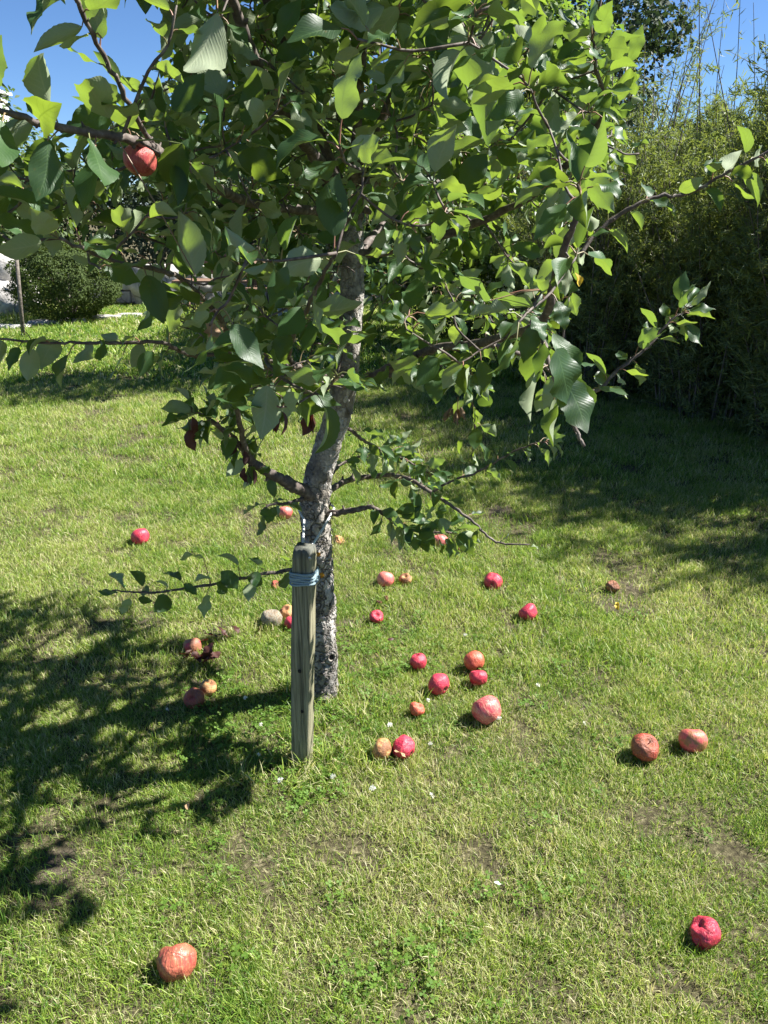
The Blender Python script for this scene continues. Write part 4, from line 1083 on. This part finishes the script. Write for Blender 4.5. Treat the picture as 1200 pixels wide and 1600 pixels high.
broad_tree('deciduous_tree', 'distant dark tree behind the willow hedge', 'tree', (6.5, 16.0, 0), 2.7, 2.4, 12000, .12, M['leaf_dark'], 39, .5, tr=.12)
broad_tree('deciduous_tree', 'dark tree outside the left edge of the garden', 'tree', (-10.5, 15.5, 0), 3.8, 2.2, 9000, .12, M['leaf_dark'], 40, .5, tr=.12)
# conical conifer
def conifer(loc, h, rad, seed, label):
    g2 = np.random.default_rng(seed); o = empty('cypress', loc); tag(o, label, 'tree'); mb = MB(); mb.tube([(0, 0, -.1), (0, 0, h*.9)], [.07, .02], 8); mb.build('trunk', [M['plain_bark']], o)
    n = 9000; zz = g2.random(n)**.8; a = g2.random(n)*6.28; rr = rad*(1-zz)**.7*(.8+.25*np.sin(a*7+zz*40))*g2.uniform(.75, 1.05, n)
    C = np.stack([rr*np.cos(a), rr*np.sin(a), .1+zz*(h-.1)], 1); Nn = np.stack([np.cos(a), np.sin(a), np.full(n, .3)], 1)+g2.normal(0, .4, (n, 3))
    V, F_, rn = small_leaves(C, Nn, g2.uniform(.06, .13, n), g2.uniform(.02, .035, n), g2, np.stack([np.cos(a)*.4, np.sin(a)*.4, np.ones(n)], 1))
    mesh_obj('crown', V, F_, M['leaf_dark'], o, attrs={'rnd': rn})
conifer((1.55, 11.2, 0), 3.4, .55, 50, 'dark narrow cypress behind the sunlit shrub')
# round box shrub at left
def box_shrub(loc, h, rad, n, seed, label):
    g2 = np.random.default_rng(seed); o = empty('box_shrub', loc); tag(o, label, 'shrub')
    mb = MB()
    for q in range(7): a = q*.9; mb.tube(catmull([(0, 0, -.05), (.15*math.cos(a), .15*math.sin(a), h*.3), (.5*rad*math.cos(a), .5*rad*math.sin(a), h*.6)], 4), [.025, .008], 6)
    mb.build('stems', [M['plain_bark']], o)
    d = g2.normal(0, 1, (n, 3)); d /= np.linalg.norm(d, axis=1)[:, None]
    lump = np.array([noise.noise(Vector(v)*2.4)*.22+noise.noise(Vector(v)*6)*.12 for v in d])
    r_ = (.78+.22*g2.random(n)**.5)*(1+lump)
    C = d*r_[:, None]*[rad, rad, h*.5]+[0, 0, h*.5]; C = C[C[:, 2] > .02]; n = len(C); d = d[:n]
    Nn = (C-[0, 0, h*.5])/np.array([rad, rad, h*.5])+g2.normal(0, .5, (n, 3))+[0, 0, .2]
    V, F_, rn = small_leaves(C, Nn, g2.uniform(.025, .045, n), g2.uniform(.018, .026, n), g2)
    mesh_obj('foliage', V, F_, M['leaf_box'], o, attrs={'rnd': rn}); return o
box_shrub((-4.35, 10.9, 0), 1.05, .72, 22000, 61, 'rounded dark green box shrub at the far left lawn edge')
box_shrub((1.0, 9.0, 0), .9, .7, 9000, 62, 'low dark shrub at the back of the lawn right of the trunk')

# clipped hedge closing the garden behind everything
def clipped_hedge(loc, L_, h, dp, n, seed, label):
    g2 = np.random.default_rng(seed); o = empty('clipped_hedge', loc); tag(o, label, 'hedge')
    mb = MB()
    for q in range(int(L_/.8)): x = -L_/2+.4+q*.8; mb.tube(catmull([(x, 0, -.1), (x+.06, .03, h*.5), (x-.04, 0, h*.85)], 3), [.04, .012], 6)
    mb.build('stems', [M['plain_bark']], o)
    side = g2.random(n); x = g2.uniform(-L_/2, L_/2, n); z = g2.uniform(.02, h, n); y = np.where(side < .5, -dp/2, np.where(side < .75, dp/2, g2.uniform(-dp/2, dp/2, n)))
    top_ = side > .75; z = np.where(top_, h, z)
    C = np.stack([x, y, z], 1); bump_ = np.array([noise.noise(Vector(v)*1.4) for v in C])
    C += np.stack([np.zeros(n), np.where(top_, 0, np.sign(y)*(bump_*.18-g2.random(n)*.16)), np.where(top_, bump_*.2-g2.random(n)*.15, 0)], 1)
    Nn = np.stack([g2.normal(0, .4, n), np.where(top_, 0, np.sign(y)), np.where(top_, 1, .4)], 1)+g2.normal(0, .4, (n, 3))
    V, F_, rn = small_leaves(C, Nn, g2.uniform(.07, .12, n), g2.uniform(.04, .065, n), g2)
    mesh_obj('foliage', V, F_, M['leaf_dark'], o, attrs={'rnd': rn})
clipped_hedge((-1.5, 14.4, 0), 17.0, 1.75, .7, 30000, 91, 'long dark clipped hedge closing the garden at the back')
# willow hedge
def willow(seed, h=2.12, stems=115):
    g2 = np.random.default_rng(seed); mb = MB(); C = []; Dr = []
    for q in range(stems):
        a = g2.random()*6.28; rb = .38*math.sqrt(g2.random()); hh = h*g2.uniform(.55, 1.08)*(1.34 if q % 5 == 0 else 1); sp_ = g2.uniform(.1, .75)
        p0 = np.array([rb*math.cos(a), rb*math.sin(a), -.03]); out = np.array([math.cos(a), math.sin(a), 0])
        p1 = p0+out*sp_*.35+[0, 0, hh*.4]; p2 = p0+out*sp_*.8+[0, 0, hh*.75]; p3 = p0+out*sp_*1.05+[0, 0, hh]+g2.normal(0, .05, 3)
        cv = catmull([p0, p1, p2, p3], 7); mb.tube(cv, [.009, .0018], 4, 0, False)
        ns = 30
        for s_ in range(ns):
            t_ = g2.uniform(.0, 1)**.95*.98; ii = t_*(len(cv)-1); b_ = cv[int(ii)]+(cv[min(int(ii)+1, len(cv)-1)]-cv[int(ii)])*(ii % 1)
            if q % 5 == 0 and t_ > .6 and s_ % 5: continue
            d = g2.normal(0, 1, 3)*[1, 1, .25]+out*.5+[0, 0, .75]; d /= np.linalg.norm(d); L_ = g2.uniform(.12, .34)*(1.15-t_*.5)
            if q % 3 == 0: mb.tube([b_, b_+d*L_], [.0022, .001], 3, 0, False)
            m = int(14+L_*52); tt = np.linspace(.1, 1, m)
            C.append(b_+d*L_*tt[:, None]+g2.normal(0, .012, (m, 3))); Dr.append(d*.8+g2.normal(0, .55, (m, 3))+[0, 0, .1])
        m = 34; tt = g2.uniform(.35, 1, m); ix = (tt*(len(cv)-1)).astype(int)
        C.append(cv[ix]+g2.normal(0, .015, (m, 3))); Dr.append(g2.normal(0, .5, (m, 3))+[0, 0, .9])
    C = np.concatenate(C); Dr = np.concatenate(Dr); n = len(C); Nn = g2.normal(0, 1, (n, 3))+[0, 0, .5]
    V, F_, rn = small_leaves(C, Nn, g2.uniform(.045, .085, n), g2.uniform(.006, .010, n), g2, Dr)
    print('willow leaves', n)
    return mb, V, F_, rn
W1 = willow(71); W2 = willow(72, 1.95)
spots = [((1.75, 6.6), 0, 1.0, 'willow shrub at the left end of the hedge'), ((2.55, 5.9), 1, 1.0, 'dense willow shrub, second from the left in the hedge'), ((2.95, 4.95), 0, 1.05, 'willow shrub at the right edge of the photo'),
         ((3.0, 6.9), 1, 1.17, 'tall willow shrub in the rear row of the hedge'), ((4.0, 6.3), 0, 1.1, 'willow shrub in the rear row at the right edge'), ((3.75, 4.45), 1, 1.3, 'willow shrub at the near end of the hedge outside the frame'),
         ((2.15, 7.6), 1, 1.0, 'willow shrub at the left of the rear row'), ((4.6, 5.6), 0, 1.3, 'willow shrub outside the right edge behind the nearest one')]
src = {}
for n, ((x, y), w_, s_, lab) in enumerate(spots):
    o = empty('willow_shrub', (x, y, 0)); tag(o, lab, 'shrub', 'willow shrubs forming the hedge'); o.rotation_euler = (0, 0, n*1.7); o.scale = (s_, s_, s_)
    if w_ not in src:
        mb, V, F_, rn = (W1, W2)[w_]; a = mb.build('stems', [M['plain_bark']], o); b = mesh_obj('foliage', V, F_, M['leaf_willow'], o, attrs={'rnd': rn}); src[w_] = (a, b)
    else:
        for c_ in src[w_]: q = c_.copy(); COL.objects.link(q); q.parent = o

# ------------------------------------------------------------------ hard background
def rock(name, loc, dims, seed, label, cat='boulder', group=None, mat='stone', flat=False):
    g2 = Vector((seed*3.1, seed*1.7, seed)); nl, nm_ = 18, 26; V = []
    for a in range(nl+1):
        ph = math.pi*a/nl
        for b in range(nm_):
            t_ = 6.283*b/nm_; d = Vector((math.sin(ph)*math.cos(t_), math.sin(ph)*math.sin(t_), math.cos(ph)))
            m_ = max(abs(d.x), abs(d.y), abs(d.z)); d2 = d*(1/m_)**.55
            f = 1+.28*noise.noise(d*1.5+g2)+.10*noise.noise(d*4+g2)
            V.append((d2.x*f*dims[0]/2, d2.y*f*dims[1]/2, d2.z*f*dims[2]/2))
    F_ = [(a*nm_+b, (a+1)*nm_+b, (a+1)*nm_+(b+1) % nm_, a*nm_+(b+1) % nm_) for a in range(nl) for b in range(nm_)]
    o = mesh_obj(name, np.array(V), np.array(F_), M[mat], loc=loc); tag(o, label, cat, group); return o
rock('boulder', (-6.1, 12.0, .45), (1.6, 1.0, 1.1), 1, 'large pale grey boulder at the left edge')
rock('boulder', (-5.6, 11.6, .2), (1.0, .6, .6), 2, 'smaller pale boulder in front of the large one')
rock('boulder', (-3.3, 12.8, .25), (1.4, .7, .7), 3, 'long pale boulder between the box shrub and the bench')
rock('boulder', (-7.6, 12.0, .5), (1.5, 1.0, 1.2), 9, 'pale boulder left of the others outside the frame')
# low stone terrace wall
wallr = empty('stone_wall', (-2.0, 13.0, 0)); tag(wallr, 'low wall of pale grey stone blocks behind the lawn', 'wall')
random.seed(8); mb = MB()
for row in range(3):
    x = -2.8+row*.12
    while x < 3.0:
        L_ = random.uniform(.3, .6); mb.box((x+L_/2, random.uniform(-.02, .02), .11+row*.20), (L_-.015, .34, .185), m=0); x += L_
mb.build('blocks', [M['stone']], wallr, False, bevel=.02)
for n_, (px, py) in enumerate(((70, 508), (115, 505), (165, 500), (205, 497), (20, 515))):
    c = G(px, py); rock('edging_stone', (c.x, c.y, .02), (.42, .2, .10), 20+n_, ['flat pale edging stone just below the box shrub, second from the left', 'flat pale edging stone below the middle of the box shrub', 'flat pale edging stone below the right side of the box shrub', 'flat pale edging stone farthest right', 'flat pale edging stone farthest left'][n_], 'stone', 'edging stones along the lawn')
# brown garden bench
bench = empty('garden_bench', (-2.3, 12.1, 0)); tag(bench, 'brown wooden slatted garden bench seen through the branches on the left', 'bench')
def part(name, boxes, mat, parent, bevel=.004):
    mb = MB(); [mb.box(c, d) for c, d in boxes]; return mb.build(name, [mat], parent, False, bevel=bevel)
part('seat', [((0, -.22+.12*q, .44), (1.7, .10, .03)) for q in range(4)], M['brown_wood'], bench)
part('backrest', [((0, .24, .56+.13*q), (1.7, .025, .10)) for q in range(3)], M['brown_wood'], bench)
for sx_ in (-.75, .75):
    for sy_ in (-.2, .2): part('leg', [((sx_, sy_, .21), (.06, .06, .42))], M['brown_wood'], bench)
# brown picnic table further right
tb2 = empty('picnic_table', (-1.3, 11.2, 0)); tag(tb2, 'brown plank picnic table in the shade behind the trunk', 'table')
part('tabletop', [((0, -.3+.15*q, .74), (1.5, .135, .035)) for q in range(5)], M['brown_wood'], tb2)
for sy_ in (-.6, .6): part('seat', [((0, sy_, .45), (1.5, .25, .035))], M['brown_wood'], tb2)
for sx_ in (-.55, .55): part('trestle', [((sx_, 0, .41), (.06, 1.3, .05)), ((sx_, .25, .36), (.06, .06, .72)), ((sx_, -.25, .36), (.06, .06, .72))], M['brown_wood'], tb2)
# pale grey garden chair
ch = empty('garden_chair', (G(478, 512).x, 9.6, 0)); tag(ch, 'pale blue grey garden chair glimpsed left of the trunk', 'chair'); ch.rotation_euler = (0, 0, .3)
part('seat', [((0, 0, .43), (.48, .46, .03))], M['greyp'], ch)
part('backrest', [((-.18+.12*q, .22, .70), (.06, .02, .5)) for q in range(4)]+[((0, .22, .96), (.48, .03, .05))], M['greyp'], ch)
for sx_ in (-.21, .21):
    for sy_ in (-.2, .2): part('leg', [((sx_, sy_, .21), (.045, .045, .42))], M['greyp'], ch)
# thin dark post on the left
pt = P(6, 360, 9.2); mb = MB(); mb.tube([(pt.x, 9.2, -.1), (pt.x+.10, 9.2, 1.05)], [.025, .022], 8); o = mb.build('garden_post', [M['plain_bark']]); tag(o, 'thin dark wooden post at the left edge in front of the boulders', 'post')
# white picket fence behind the willows
fence = empty('picket_fence', (2.2, 9.0, 0)); tag(fence, 'white picket fence glimpsed through the hedge on the right', 'fence')
for q in range(26):
    mb = MB(); x = -1.0+q*.17; w_ = .045
    mb.add([(x-w_, -.01, .08), (x+w_, -.01, .08), (x+w_, -.01, 1.15), (x, -.01, 1.22), (x-w_, -.01, 1.15), (x-w_, .01, .08), (x+w_, .01, .08), (x+w_, .01, 1.15), (x, .01, 1.22), (x-w_, .01, 1.15)],
           [(0, 1, 2, 3, 4), (9, 8, 7, 6, 5), (0, 5, 6, 1), (1, 6, 7, 2), (2, 7, 8, 3), (3, 8, 9, 4), (4, 9, 5, 0)])
    mb.build('picket', [M['white']], fence, False)
part('rail', [((1.1, .036, .35), (4.4, .04, .08))], M['white'], fence); part('rail', [((1.1, .036, .95), (4.4, .04, .08))], M['white'], fence)
# house with white boards at the upper left
hp = P(24, 108, 26); hs = empty('white_house', (hp.x-3.2-3.0, 26+3, 0)); tag(hs, 'white boarded house whose corner shows above the trees at the upper left', 'house')
H_ = hp.z
mb = MB(); mb.box((0, 0, H_/2), (6.4, 6, H_))
for q in range(32): mb.box((-3.1+q*.2, -3.012, H_/2), (.035, .03, H_-.02))
for q in range(30): mb.box((3.212, -2.9+q*.2, H_/2), (.03, .035, H_-.02))
mb.build('wall', [M['white']], hs, False)
mb = MB(); mb.box((0, 0, H_+.06), (6.7, 6.3, .10)); rf = mb.build('roof', [M['white']], hs, False)
wn = part('window', [((-.6, -3.04, H_*.55), (1.1, .06, 1.2))], M['white'], hs, 0); part('pane', [((-.6, -3.075, H_*.55), (.95, .02, 1.05))], M['glass'], wn, 0)
# flagpole
fp = P(274, 160, 24); mb = MB(); mb.tube([(fp.x, 24, 0), (fp.x, 24, fp.z)], [.06, .04], 8); mb.tube([(fp.x, 24, fp.z), (fp.x, 24, fp.z+.08)], [.06, .05], 8)
o = mb.build('flagpole', [M['metal']]); tag(o, 'slim grey flagpole far behind, seen against the sky at the upper left', 'pole')
